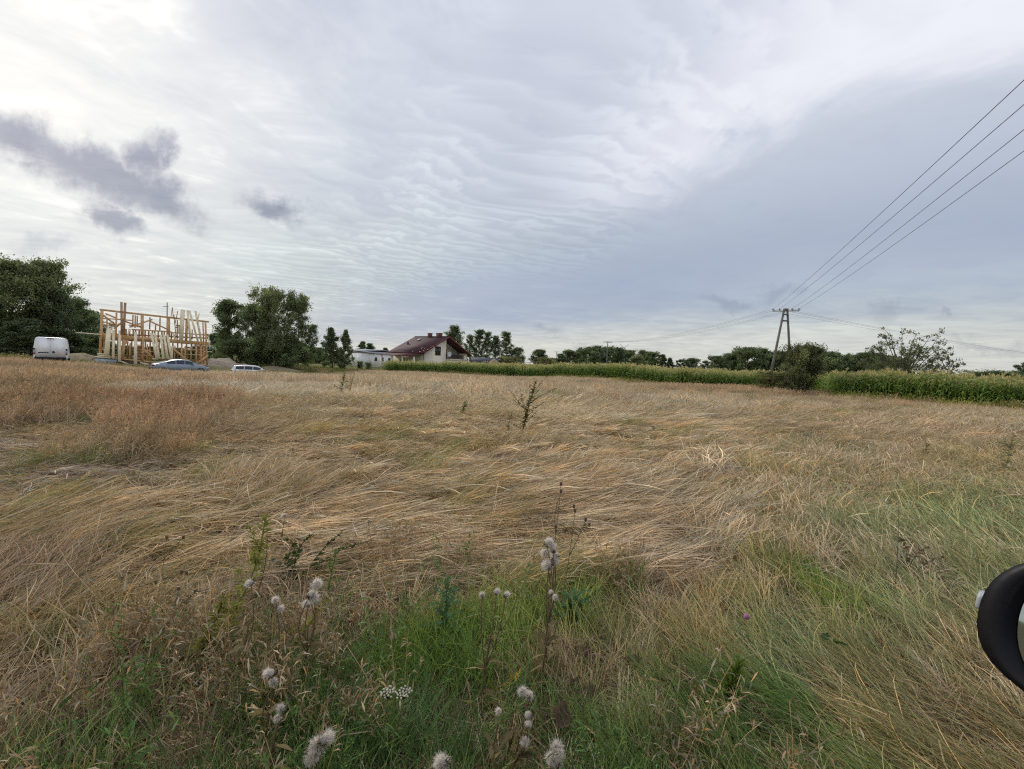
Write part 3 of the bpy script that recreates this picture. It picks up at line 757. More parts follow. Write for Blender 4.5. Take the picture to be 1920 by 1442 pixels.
# ------------------------------------------------------------------ maize
def maize_parts(seed):
    g = np.random.default_rng(seed)
    H = 2.3 + .3 * g.random()
    st = MB()
    path = np.array([(0.03 * math.sin(t * 2 + seed), .02 * t, t * H * .86) for t in np.linspace(0, 1, 5)])
    st.tube(path, np.linspace(.016, .008, 5), 5, c=(.22, .25, .07))
    lf = MB(); dry = 2
    n = 11; az = g.random() * 6.28
    for i in range(n):
        t = .10 + .82 * i / (n - 1)
        a = az + (i % 2) * math.pi + g.normal(0, .45)
        L = (.50 + .38 * math.sin(math.pi * (t * .8 + .15))) * (.85 + .3 * g.random())
        e = R(62 + g.normal(0, 8)); de = R(-95 - 40 * g.random())
        p = np.array([0, 0, t * H * .86]); P = [p]
        for j in range(4):
            ee = e + de * ((j + .5) / 4) ** 1.3
            p = p + np.array([math.cos(a) * math.cos(ee), math.sin(a) * math.cos(ee), math.sin(ee)]) * L / 4
            p[2] = max(p[2], .03); P.append(p)
        sd = np.array([-math.sin(a), math.cos(a), g.normal(0, .35)]); sd /= np.linalg.norm(sd)
        c = np.array([.25, .36, .085]) * (.75 + .5 * g.random())
        if i < dry and g.random() < .8: c = np.array([.52, .42, .20])
        if i > n - 3: c = np.array([.31, .375, .11])
        lf.ribbons([P], np.array([[.05, .10, .095, .06, .012]]), [sd], [c])
    ts = MB()
    top = path[-1]
    for i in range(8):
        a = g.random() * 6.28; sp = 0 if i == 0 else .10 + .10 * g.random()
        tip = top + np.array([math.cos(a) * sp, math.sin(a) * sp, .30 - .5 * sp + .04 * g.random()])
        mid = (top + tip) / 2 + np.array([0, 0, .03])
        q = np.array([[top, mid, tip]])
        ts.ribbons(q, np.array([[.016, .042, .018]]), [[math.sin(a), -math.cos(a), 0]], [np.array([.58, .49, .24]) * (.8 + .4 * g.random())])
    return st, lf, ts

NM = 6
maize = []
merged = []
for k in range(NM):
    st, lf, ts = maize_parts(500 + k)
    ms = []
    for nm, mb, m in (('stalk', st, 'stem'), ('leaves', lf, 'corn_leaf'), ('tassel', ts, 'corn_leaf')):
        me = mb.mesh(nm); me.materials.append(MT[m]); ms.append(me)
    maize.append(ms)
    al = MB()
    for mb in (st, lf, ts):
        for V, c in zip(mb.v, mb.c): pass
        al.add(np.concatenate(mb.v), np.concatenate(mb.q), np.concatenate(mb.t) if mb.t else None, None)
        al.c[-1] = np.concatenate(mb.c)
    me = al.mesh('maize'); me.materials.append(MT['corn_leaf']); merged.append(me)
MAIZE = proto_coll('maize_proto', merged)

def maize_field():
    g = np.random.default_rng(5)
    # rows run parallel to the near edge of each stretch: jittered grid, denser at the edge
    P = []
    ys = np.arange(8, 150, .17)
    x0, y0, x1, y1 = CORN[:, 0].min(), CORN[:, 1].min(), CORN[:, 0].max(), CORN[:, 1].max()
    n = 150000
    x = x0 + (x1 - x0) * g.random(n); y = y0 + (y1 - y0) * g.random(n)
    k = inside(CORN, x, y); x, y = x[k], y[k]
    # distance to the outline
    d = np.full(len(x), 1e9)
    for i in range(11):
        a, b = CORN[i], CORN[i + 1]; ab = b - a
        t = np.clip(((x - a[0]) * ab[0] + (y - a[1]) * ab[1]) / (ab @ ab), 0, 1)
        d = np.minimum(d, np.hypot(x - a[0] - t * ab[0], y - a[1] - t * ab[1]))
    az = np.degrees(np.arctan2(x, y))
    k = (g.random(len(x)) < np.interp(d, [0, 5, 9, 25, 60], [1, 1, .55, .3, .15])) & (az < 60) & (x < 110) & (d > .3)
    x, y, d = x[k], y[k], d[k]
    # front rows along the outline
    fx_, fy_ = [], []
    for row, off in enumerate((.0, .55, 1.1, 1.7, 2.3)):
        for i in range(11):
            a, b = CORN[i], CORN[i + 1]; ab = b - a; L = np.hypot(*ab); nrm = np.array([-ab[1], ab[0]]) / L
            m = int(L / .22); t = (np.arange(m) + g.random(m) * .6) / m
            fx_.append(a[0] + ab[0] * t + nrm[0] * (off + g.normal(0, .06, m))); fy_.append(a[1] + ab[1] * t + nrm[1] * (off + g.normal(0, .06, m)))
    fx_, fy_ = np.concatenate(fx_), np.concatenate(fy_)
    r = np.hypot(fx_, fy_); fa = np.degrees(np.arctan2(fx_, fy_))
    inview = (fa < 49.8) & (fy_ > 26)
    order = np.argsort(np.where(inview, r, 1e9))[:300]
    rest = np.ones(len(fx_), bool); rest[order] = False
    for j, i in enumerate(order):
        v = int(g.integers(0, NM)); s = (.80 + .36 * g.random()) * (.80 + .26 * float(fbm(fx_[i], fy_[i], 2.2, 201)))
        o = empty('maize_plant', (fx_[i], fy_[i], float(gz(fx_[i], fy_[i])) - .02), g.random() * 6.28,
                  'tall green maize plant in the front rows of the cornfield right of the pole', 'maize', 'maize plants in the front rows')
        o.scale = (s, s, s)
        for me in maize[v]: link(bpy.data.objects.new(me.name.split('.')[0], me), o)
    X = np.concatenate([x, fx_[rest]]); Y = np.concatenate([y, fy_[rest]]); n = len(X)
    s = .80 + .36 * g.random(n)
    s = s * (.80 + .26 * fbm(X, Y, 2.2, 201))
    scatter('maize_mass', np.stack([X, Y, gz(X, Y)], 1), np.stack([g.normal(0, .05, n), g.normal(0, .05, n), g.random(n) * 6.28], 1), np.stack([s, s, s], 1), g.integers(0, NM, n), np.ones((n, 3)), MAIZE,
            'wide stand of green maize with tan tassels behind the straw field', 'maize field')
maize_field()

# ------------------------------------------------------------------ trees
def tree_meshes(seed, H, Wd, base=.12, trunk=.25, prof='round', nl=26, ns=6, nleaf=26, leaf=.30, clump=.75, droop=0.0, limb_el=40, multi=1, open_=0.0, shape_pow=1.0, cv=.28):
    """a tapered trunk with limbs and twigs, and leaf-sized faces gathered in uneven clumps along the twigs"""
    g = np.random.default_rng(seed)
    tr = MB(); cl = []; cs = []
    def profile(t):
        if prof == 'round': return max(.12, math.sin(math.pi * min(1, (t * .88 + .13))) ** .75)
        if prof == 'column': return .55 + .45 * math.sin(math.pi * min(1, t * .85 + .1))
        if prof == 'cone': return max(.05, 1 - t) ** .8
        if prof == 'umbrella': return .55 + .45 * math.sin(math.pi * min(1, t * .7 + .15))
        if prof == 'bush': return math.sqrt(max(.03, 1 - (t * .98) ** 2))
        return 1.0
    for m in range(multi):
        lean = np.array([g.normal(0, .05), g.normal(0, .05)]) + (0 if multi == 1 else np.array([math.cos(m * 2.4), math.sin(m * 2.4)]) * .22)
        ths = np.linspace(0, 1, 7)
        off = np.cumsum(g.normal(0, .012 * H, (7, 2)), 0) * .6
        tp = np.array([(lean[0] * t * H + off[i, 0] * (t > 0), lean[1] * t * H + off[i, 1] * (t > 0), t * H * .95) for i, t in enumerate(ths)])
        if prof == 'umbrella': tp = tp * np.array([1, 1, .5])
        tr.tube(tp, trunk * (1 - ths * .93) / (multi ** .4), 7)
        for i in range(nl // multi):
            t = (i + g.random()) / (nl // multi)
            hz = base + (1 - base) * t ** shape_pow
            p0 = np.array([np.interp(hz, ths, tp[:, c]) for c in range(3)])
            az = i * 2.4 + g.normal(0, .4)
            L = Wd * .5 * profile(t) * (.75 + .5 * g.random())
            el = R(limb_el + 28 * (t - .3) + g.normal(0, 9))
            if prof == 'umbrella': el = R(16 + 62 * t ** 1.2 + g.normal(0, 8))
            pts = [p0]
            for j in range(4):
                e2 = el - droop * (j / 4) + g.normal(0, .12)
                if prof == 'umbrella': e2 = el + (.25 - .5 * j / 4)
                a2 = az + g.normal(0, .18)
                pts.append(pts[-1] + np.array([math.cos(a2) * math.cos(e2), math.sin(a2) * math.cos(e2), math.sin(e2)]) * L / 4)
            if prof == 'umbrella':                         # limbs curve out from the low fork to a dome
                ph = math.acos(1 - (i + .5) / (nl // multi) * .97); hs = H * (.10 + .16 * g.random())
                tg = np.array([Wd / 2 * math.sin(ph) * math.cos(az), Wd / 2 * math.sin(ph) * math.sin(az), H * .10 + H * .88 * math.cos(ph)]) * (.86 + .2 * g.random())
                p0 = np.array([np.interp(hs / H, ths, tp[:, c]) for c in range(3)]); pm = p0 * .45 + tg * .55 + np.array([0, 0, H * .10 * math.sin(ph)])
                u5 = np.linspace(0, 1, 5)[:, None]; pts = (1 - u5) ** 2 * p0 + 2 * u5 * (1 - u5) * pm + u5 ** 2 * tg + g.normal(0, .12, (5, 3)) * u5; L = np.linalg.norm(tg - p0) * .62
            pts = np.array(pts)
            pts[:, 2] = np.clip(pts[:, 2], .25, H)
            r0 = max(.02, trunk * .42 * (1 - hz * .75) / (multi ** .4))
            tr.tube(pts, np.linspace(r0, r0 * .25, 5), 5, cap=False)
            for s_ in range(ns):
                f = (.25 if not open_ else .45) + (.75 if not open_ else .55) * (s_ + g.random()) / ns
                q0 = np.array([np.interp(f * 4, range(5), pts[:, c]) for c in range(3)])
                d = unit(g.normal(0, 1, 3) + np.array([math.cos(az), math.sin(az), .35 - droop * .9]) * .8)
                l2 = L * (.18 + .22 * g.random())
                q1 = q0 + d * l2
                q1[2] = max(q1[2], .3)
                mid = (q0 + q1) / 2 + np.array([0, 0, .05])
                tr.tube([q0, mid, q1], [r0 * .3, r0 * .22, r0 * .1], 4, cap=False)
                cl += [q1, mid] if not open_ or g.random() < .35 else [q1]
                cs += [1.0, .8][:len(cl) - len(cs)]
            cl.append(pts[-1]); cs.append(1.0)
        if prof != 'umbrella': cl.append(tp[-1]); cs.append(.8)
    cl = np.array(cl); cs = np.array(cs)
    nleaf = int(nleaf * 1.9); leaf = leaf * .68
    nc = len(cl)
    size = clump * cs * (.55 + .8 * g.random(nc))
    cb = np.exp(g.normal(0, cv, nc))
    ctr = np.repeat(cl, nleaf, 0); sz = np.repeat(size, nleaf)
    o = np.clip(g.normal(0, .5, (nc * nleaf, 3)), -.95, .95) * sz[:, None] * np.array([1, 1, .75])
    if droop: o[:, 2] -= np.abs(g.normal(0, .5, nc * nleaf)) * sz * droop * 1.6
    p = ctr + o
    p[:, 2] = np.maximum(p[:, 2], .1)
    n = len(p)
    d = unit(g.normal(0, 1, (n, 3)) + np.array([0, 0, -.25 - droop]))
    ls = leaf * (.6 + .8 * g.random(n))
    sd = unit(np.cross(d, g.normal(0, 1, (n, 3))))
    nb = np.cross(d, sd) * .18
    V = np.stack([p - d * ls[:, None] * .5, p + sd * ls[:, None] * .32 + nb * ls[:, None], p + d * ls[:, None] * .5, p - sd * ls[:, None] * .32 + nb * ls[:, None]], 1)
    q = np.arange(n * 4).reshape(n, 4)
    c = np.repeat(cb, nleaf) * np.exp(g.normal(0, .22, n)); h = g.normal(0, .07, n)
    c = np.stack([c * (1 + h), c, c * (1 - h)], 1)
    cm = mesh_np('crown', V.reshape(-1, 3), q, None, np.repeat(c, 4, 0)); cm.materials.append(MT['tree_leaf'])
    tm = tr.mesh('trunk', True)
    return tm, cm, H

TP = {}
TP['ash'] = tree_meshes(1, 12, 8.5, .10, .28, 'round', 30, 6, 24, .42, .85)
TP['ash2'] = tree_meshes(2, 12, 9.5, .08, .28, 'round', 32, 6, 24, .42, .9)
TP['willow'] = tree_meshes(3, 12, 8.5, .06, .25, 'column', 34, 6, 26, .36, .75, droop=.55, limb_el=58)
TP['maple'] = tree_meshes(4, 12, 7.5, .16, .26, 'round', 28, 6, 22, .40, .7, cv=.3)
TP['birch'] = tree_meshes(5, 12, 5.0, .12, .17, 'column', 26, 5, 20, .30, .55, droop=.7, limb_el=55)
TP['birch_big'] = tree_meshes(6, 12, 9.0, .05, .26, 'column', 44, 6, 28, .34, .75, droop=.5, limb_el=60, multi=3)
TP['poplar'] = tree_meshes(7, 14, 6.0, .06, .2, 'column', 30, 5, 15, .42, .62, limb_el=60, shape_pow=.8)
TP['poplar2'] = tree_meshes(8, 14, 7.5, .05, .22, 'round', 34, 5, 16, .42, .7, limb_el=55)
TP['wood'] = tree_meshes(9, 10, 9.0, .04, .22, 'round', 26, 5, 22, .55, 1.0)
TP['wood2'] = tree_meshes(10, 10, 8.0, .03, .22, 'bush', 28, 5, 22, .55, 1.0, limb_el=35)
TP['spruce'] = tree_meshes(11, 10, 5.0, .04, .16, 'cone', 40, 4, 14, .45, .6, limb_el=4, droop=.2)
TP['pine'] = tree_meshes(12, 10, 5.0, .3, .18, 'round', 22, 4, 18, .45, .6, limb_el=20)
TP['umbrella'] = tree_meshes(13, 11.5, 18.5, .12, .40, 'umbrella', 46, 8, 12, .42, .55, open_=1.0, cv=.25)
TP['bush'] = tree_meshes(14, 4.6, 5.2, .02, .10, 'bush', 40, 6, 24, .20, .50, multi=5, limb_el=40, cv=.4)
TP['sapling'] = tree_meshes(15, 7.5, 6.0, .03, .12, 'cone', 44, 5, 16, .28, .45, limb_el=34, multi=1)

def tree(kind, px, Y, top, label, tint=(.055, .075, .028), name=None, wide=1.0, rz=None, group=None, bark='bark', dx=0.0, cat='tree'):
    p = onground(px, Y); p[0] += dx
    h = (at(px, top, Y)[2] - p[2]) * .96
    tm, cm, H = TP[kind]
    s = h / H
    o = empty(name or 'broadleaf_tree', (p[0], p[1], p[2] - .05), rng.random() * 6.28 if rz is None else rz, label, cat, group)
    o.scale = (s * wide, s * wide, s)
    t = link(bpy.data.objects.new('trunk', tm), o)
    if not tm.materials: tm.materials.append(None)
    t.material_slots[0].link = 'OBJECT'; t.material_slots[0].material = MT[bark]
    c = link(bpy.data.objects.new('crown', cm), o); c.color = (*tint, 1)
    return o

GRN = (.185, .235, .11); DK = (.145, .19, .092); LT = (.24, .27, .13); OL = (.23, .225, .10)
# big trees behind the van
tree('willow', -45, 60, 478, 'leafy tree cut off by the left edge beside the tall swaying tree', LT, wide=1.2, name='willow_tree', group='trees behind the van')
tree('willow', 20, 58, 492, 'tall feathery tree at the left edge, swept by wind, nearest the van', LT, wide=1.15, name='willow_tree', group='trees behind the van', rz=.5)
tree('willow', 68, 60, 488, 'tallest feathery tree behind the white van', LT, wide=.8, name='willow_tree', group='trees behind the van', rz=2.1)
tree('ash', 104, 60, 534, 'dark broad tree with layered top right of the feathery trees', DK, wide=.75, group='trees behind the van', rz=1)
tree('ash2', 136, 64, 556, 'dark sloping tree between the layered tree and the timber frame', DK, wide=1.0, group='trees behind the van', rz=4)
tree('ash', 166, 75, 576, 'round dark tree just behind the left end of the timber frame', DK, wide=1.1, group='trees behind the van', rz=3)
tree('wood2', 55, 56, 600, 'low dark shrub tree filling under the feathery trees behind the van', DK, name='shrub', cat='shrub', wide=1.6, group='trees behind the van')
tree('wood2', 125, 60, 620, 'low dark shrub thicket right behind the van', DK, name='shrub', cat='shrub', wide=1.9, group='trees behind the van', rz=2)
tree('wood2', 175, 68, 628, 'low dark shrub behind the left corner of the timber frame', DK, name='shrub', cat='shrub', wide=1.9, group='trees behind the van', rz=5)
tree('wood', -5, 57, 590, 'low shrubby tree at the left edge of the picture left of the van', GRN, name='shrub', cat='shrub', wide=1.4, group='trees behind the van', rz=5)
# grove between the timber frame and the house
tree('maple', 434, 68, 556, 'open round-leaved tree right of the timber frame, leftmost of its grove', GRN, wide=.95, group='trees of the middle grove', name='maple_tree', rz=.4)
tree('maple', 412, 72, 622, 'low dark tree touching the right end of the timber frame', DK, wide=1.5, group='trees of the middle grove', name='maple_tree', rz=1.4)
tree('birch_big', 478, 66, 572, 'mid-height bushy tree between the open tree and the tall birch', GRN, wide=.85, group='trees of the middle grove', name='birch_tree', bark='birch_bark', rz=2)
tree('birch_big', 516, 64, 545, 'tall dense birch, highest of the middle grove', LT, wide=.92, group='trees of the middle grove', name='birch_tree', bark='birch_bark', rz=.2)
tree('birch', 558, 65, 562, 'slim drooping birch at the right side of the middle grove', GRN, wide=1.0, group='trees of the middle grove', name='birch_tree', bark='birch_bark', rz=1)
tree('birch', 574, 66, 606, 'small weeping birch at the right end of the middle grove', GRN, wide=1.2, group='trees of the middle grove', name='birch_tree', bark='birch_bark', rz=2.5)
tree('sapling', 624, 72, 610, 'young pointed tree left of the grey barn, taller of the pair', DK, name='young_tree', wide=.85, rz=0)
tree('sapling', 646, 73, 614, 'young pointed tree touching the left end of the grey barn', DK, name='young_tree', wide=.62, rz=2)
for i, (px, tp, kd) in enumerate([(578, 650, 'wood2'), (598, 652, 'wood')]):
    tree(kd, px, 125, tp, ['distant dark thicket right beside the weeping birch', 'distant low thicket left of the young pointed trees'][i], DK, name='thicket', cat='thicket', wide=2.0, rz=i)
tree('spruce', 677, 230, 637, 'distant conifer tip above the left part of the barn roof', DK, name='conifer_tree', wide=1.6)
tree('spruce', 694, 230, 641, 'distant conifer tip above the middle of the barn roof', DK, name='conifer_tree', wide=2.0)
tree('spruce', 724, 230, 650, 'small distant conifer tip by the red roof', DK, name='conifer_tree', wide=2.0)
tree('bush', 674, 78, 678, 'small dark bush in front of the grey barn wall', DK, name='bush', cat='bush', wide=.6)
tree('bush', 690, 80, 680, 'low bush at the foot of the barn near the corn', GRN, name='bush', cat='bush', wide=.6)
# behind the house
for i, (kd, px, tp, wd, lb) in enumerate([('poplar2', 858, 606, 1.25, 'tallest poplar rising directly behind the red roof ridge'), ('poplar2', 842, 622, 1.0, 'poplar half hidden by the red gable, left of the tallest one'),
        ('poplar', 880, 628, 1.0, 'narrow poplar above the right slope of the red roof'), ('poplar', 896, 618, 1.1, 'poplar with a flat top, first clear of the red roof'), ('poplar', 912, 622, 1.0, 'slim poplar in the middle of the row right of the house'),
        ('poplar2', 932, 626, 1.0, 'poplar second from the right end of the row behind the shed'), ('poplar', 948, 622, 1.2, 'broad poplar at the right end of the row behind the shed')]):
    tree(kd, px, 150, tp, lb, DK if i % 2 else GRN, name='poplar_tree', wide=wd, group='poplars behind the red-roofed house', rz=i * 1.3)
tree('wood', 968, 150, 652, 'low thin tree right of the last poplar', GRN, wide=1.0)
tree('bush', 950, 120, 670, 'olive bush beside the grey shed roof', OL, name='bush', cat='bush', wide=1.8)
tree('wood2', 1008, 170, 656, 'round dark tree standing apart left of the small far pole', DK, wide=1.3)
tree('bush', 1028, 150, 672, 'low olive bush at the small far pole above the maize', OL, name='bush', cat='bush', wide=1.6)
W1 = [(1052, 664), (1068, 657), (1086, 655), (1104, 651), (1120, 650), (1140, 651), (1158, 653), (1180, 657), (1204, 658), (1216, 660)]
ord1 = ['first', 'second', 'third', 'fourth', 'fifth', 'sixth', 'seventh', 'eighth', 'ninth', 'tenth']
for i, (px, tp) in enumerate(W1):
    tree('wood' if i % 2 else 'wood2', px, 175 + (i % 3) * 8, tp, 'dark broadleaf tree, %s from the left in the wood behind the single far pole' % ord1[i], (DK, GRN)[i % 2], group='trees of the wood behind the far pole', wide=1.0 + .2 * (i % 2), rz=i * 1.7)
tree('wood2', 1190, 160, 668, 'lighter green rounded tree in front of the far wood', LT, wide=1.6, group='trees of the wood behind the far pole')
for i, (px, tp, kd, lb) in enumerate([(1228, 659, 'pine', 'dark pine at the right end of the far wood'), (1244, 661, 'spruce', 'pointed spruce next to the pine in the gap between the woods'), (1258, 668, 'spruce', 'green spruce in the middle of the gap between the woods'),
        (1275, 672, 'pine', 'small open pine above the maize in the gap between the woods'), (1294, 672, 'wood', 'round small tree at the right side of the gap between the woods'), (1321, 674, 'pine', 'small lone conifer left of the second wood')]):
    tree(kd, px, 165, tp, lb, DK, name='conifer_tree' if kd != 'wood' else 'broadleaf_tree', wide=1.3, rz=i)
W2 = [(1346, 668), (1362, 664), (1384, 657), (1404, 652), (1426, 655), (1446, 659), (1468, 660), (1494, 660), (1520, 657), (1546, 660), (1566, 663), (1590, 664), (1614, 662), (1640, 664), (1662, 666), (1678, 672)]
ord2 = ord1 + ['eleventh', 'twelfth', 'thirteenth', 'fourteenth', 'fifteenth', 'sixteenth']
for i, (px, tp) in enumerate(W2):
    tree(('wood', 'wood2', 'ash2')[i % 3], px, 118 + (i % 3) * 5, tp, 'dark tree, %s from the left in the wood behind the A-shaped pole' % ord2[i], (DK, GRN)[i % 2], group='trees of the wood behind the A-pole', wide=1.05 + .15 * (i % 2), rz=i * 1.9)
tree('umbrella', 1698, 92, 617, 'wide open-crowned tree with bare spreading branches right of the wood', (.16, .17, .08), name='spreading_tree', rz=3.7, wide=.84)
tree('bush', 1508, 39.5, 650, 'dark bushy shrub growing at the foot of the A-shaped pole', (.15, .165, .07), name='shrub', cat='shrub', wide=.85, rz=1)
tree('bush', 1470, 41, 700, 'small low shrub between the pole foot and the big shrub', (.16, .165, .065), name='shrub', cat='shrub', wide=1.8, rz=2)
tree('pine', 1930, 75, 676, 'dark pine tip cut off by the right edge above the maize', DK, name='conifer_tree', wide=1.2)
tree('bush', 1868, 70, 698, 'dark treetop just showing over the maize near the right edge', DK, name='bush', cat='bush', wide=2.2)

for i, (px, tp, Y_, kd) in enumerate([(205, 640, 88, 'wood2'), (240, 648, 95, 'wood'), (285, 650, 98, 'wood2'), (330, 652, 98, 'wood'), (372, 648, 92, 'wood2')]):
    tree(kd, px, Y_, tp, 'dark thicket seen through the timber frame, %s from the left' % ord1[i], DK, name='thicket', cat='thicket', wide=1.9, rz=i * 1.1, group='thickets behind the timber frame')
for i, (px, tp, lb) in enumerate([(470, 640, 'dense undergrowth at the foot of the mid-height bushy tree'), (505, 632, 'dense undergrowth at the foot of the tall birch'), (545, 645, 'dense undergrowth below the slim drooping birch'), (440, 640, 'undergrowth below the open round-leaved tree')]):
    tree('bush', px, 64, tp, lb, GRN, name='shrub', cat='shrub', wide=1.3, rz=i * 1.4, group='undergrowth of the middle grove')

# ------------------------------------------------------------------ timber frame under construction
SA = at(187, 660, 46.0); FD = np.array([.72, .694, 0]); FD /= np.linalg.norm(FD); BD = np.array([-FD[1], FD[0], 0])
def zp(zx, zy, back=0.0):
    """point of the facade plane (moved back by `back` metres) seen at enlarged-crop position zx, zy"""
    r = ray(160 + zx * .13542, 550 + zy * .13542)
    o = np.array([0, 0, EYE]); p0 = SA + BD * back
    return o + r * ((p0 - o) @ BD) / (r @ BD)

frame = empty('timber_house_frame', (SA[0], SA[1], float(gz(SA[0], SA[1]))), 0, 'unfinished timber house frame of bare brown posts and beams', 'timber frame')
def member(nm, a, b, w_, h_, m='wood_new', back=0.0, back2=None, parent=frame, lift=0):
    A = zp(*a, back); B = zp(*b, back if back2 is None else back2)
    mb = MB(); mb.bar(A, B, h_ * 1.25, w_, up=BD)
    o = mb.build(nm, MT[m], None)
    if parent is not None:
        o.parent = parent; o.matrix_parent_inverse = Matrix.Translation(parent.location).inverted()
    return o
for a, b, wd in [((232, 228), (205, 850), .20), ((432, 268), (424, 580), .12), ((787, 300), (787, 590), .22), ((1150, 345), (1150, 600), .25), ((1405, 372), (1395, 660), .20), ((1627, 402), (1640, 680), .10),
                 ((1662, 404), (1688, 990), .14), ((800, 640), (795, 945), .15), ((535, 640), (515, 915), .22), ((1335, 710), (1330, 960), .12), ((1540, 725), (1535, 985), .12), ((1120, 600), (1125, 930), .14), ((330, 610), (325, 900), .12)]:
    member('post', a, b, .14, wd)
for a, b, h in [((200, 226), (1712, 396), .16), ((215, 580), (1710, 702), .34), ((1180, 540), (1718, 582), .10), ((640, 500), (1180, 532), .12), ((1200, 985), (1692, 996), .12), ((230, 880), (1200, 985), .12), ((240, 345), (660, 377), .10)]:
    member('beam', a, b, .12, h)
for a, b, h, bk in [((240, 300), (430, 440), .12, .2), ((275, 280), (432, 345), .12, .25), ((545, 385), (780, 475), .12, .2), ((610, 470), (930, 362), .12, .3), ((900, 390), (1130, 495), .12, .2), ((545, 375), (395, 490), .14, .2), ((245, 395), (440, 445), .1, .3),
                    ((810, 780), (940, 890), .16, 0), ((1215, 765), (1480, 985), .16, -.1), ((1700, 860), (1520, 988), .16, -.1), ((590, 650), (512, 740), .16, 0), ((245, 430), (425, 462), .08, .4), ((215, 740), (270, 800), .12, 0)]:
    member('brace', a, b, .10, h, back=bk)
for i, zx in enumerate((860, 895, 1385, 1465, 1605, 1645, 620, 700, 1240)):
    member('stud', (zx, 660 + zx * .05), (zx - 6, 930 + (zx - 600) * .05), .09, .09, back=.1 if i % 2 else .0)
for zx0, zx1, zy in ((820, 900, 742), (810, 900, 862), (1340, 1700, 842), (1340, 1540, 775), (880, 1000, 805), (690, 800, 715)):
    member('rail', (zx0, zy), (zx1, zy + (zx1 - zx0) * .04), .08, .08)
for i in range(15):                                        # short studs of the upper floor
    zx = 565 + i * 44 + (i % 3) * 6
    member('stud', (zx, 492 + i * 2.6), (zx - 3, 590 + i * 3.6), .12, .11, 'wood_old', back=.5)
# rear wall and inner members
for zx, y0, y1 in ((300, 330, 830), (660, 300, 470), (692, 305, 480), (720, 310, 470), (895, 330, 500), (975, 420, 510), (1035, 335, 520), (1275, 370, 640), (1300, 440, 560), (1480, 500, 640)):
    member('post', (zx, y0), (zx - 4, y1), .12, .10, 'wood_old', back=5.5)
for i in range(22):
    zx = 262 + i * 63 + (i * 37 % 11)
    member('stud', (zx, 640 + zx * .04), (zx - 4, 880 + zx * .04), .12, .12, 'wood_old', back=5.5)
for a, b, h in (((245, 632), (1660, 690), .22), ((245, 760), (1660, 800), .10), ((250, 880), (1660, 930), .15), ((250, 560), (1660, 620), .15), ((1250, 445), (1310, 447), .1), ((1250, 475), (1300, 462), .1), ((600, 440), (790, 455), .1)):
    member('beam', a, b, .12, h, 'wood_old', back=5.5)
for i in range(13):                                        # floor joists running back
    t = i / 12
    a = (240 + t * 1440, 588 + t * 118)
    A = zp(*a, .1); mb = MB(); mb.bar(A, A + BD * 5.4, .07, .2)
    o = mb.build('joist', MT['wood_old']); o.parent = frame; o.matrix_parent_inverse = Matrix.Translation(frame.location).inverted()
for zx0, zx1 in ((1560, 1640), (1655, 1685), (720, 790)):    # boarded bays of the rear wall
    for j in range(6):
        member('cladding_board', (zx0, 745 + j * 40), (zx1, 748 + j * 40), .03, .27, 'wood_old', back=4.6)
# plinth with pale insulation
for seg, (a, b) in enumerate((((130, 930), (432, 950)), ((440, 955), (1690, 1030)))):
    A, B = zp(*a, -.35 if seg == 0 else .2), zp(*b, -.35 if seg == 0 else .2)
    mb = MB(); mb.bar(A - BD * -1.5, B - BD * -1.5, 3.0, .52)
    o = mb.build('plinth', MT['foil' if seg == 0 else 'concrete']); o.parent = frame; o.matrix_parent_inverse = Matrix.Translation(frame.location).inverted()
    mb = MB(); mb.bar(A - BD * -1.5 + np.array([0, 0, .29]), B - BD * -1.5 + np.array([0, 0, .29]), 3.06, .05)
    o = mb.build('membrane', MT['membrane']); o.parent = frame; o.matrix_parent_inverse = Matrix.Translation(frame.location).inverted()
# loose boards leaning on the frame: things of their own
ordn = ['first', 'second', 'third', 'fourth', 'fifth', 'sixth', 'seventh', 'eighth', 'ninth', 'tenth']
low = [((330, 478), (292, 845), .40), ((392, 510), (385, 905), .22), ((478, 515), (470, 948), .24), ((695, 535), (695, 985), .28), ((912, 550), (988, 895), .22), ((962, 550), (1022, 905), .22), ((1045, 575), (1080, 910), .22), ((1090, 575), (1142, 908), .22), ((1135, 570), (1195, 905), .22), ((1200, 728), (1205, 905), .12)]
for i, (a, b, wd) in enumerate(low):
    A, B = zp(*a, -.15), zp(*b, -1.15)
    mb = MB(); mb.bar(A, B, .05, wd, up=FD)
    o = mb.build('timber_board', MT['wood_pale'])
    tag(o, 'pale new board leaning on the lower floor of the timber frame, %s from the left' % ordn[i], 'board', 'boards leaning on the lower floor')
hi = [((1350, 225), (1325, 655), .42, 'widest pale board standing up past the top beam at the right'), ((1415, 235), (1455, 660), .22, 'pale board right of the widest upright board, nearly vertical'),
      ((1442, 240), (1560, 672), .20, 'pale board slanting to the right on the upper floor, next to the nearly vertical one'), ((1525, 245), (1608, 676), .22, 'rightmost pale board slanting past the top beam')]
for a, b, wd, lb in hi:
    A, B = zp(*a, .1), zp(*b, -.5)
    mb = MB(); mb.bar(A, B, .05, wd, up=FD); tag(mb.build('timber_board', MT['wood_pale']), lb, 'board', 'boards standing on the upper floor')
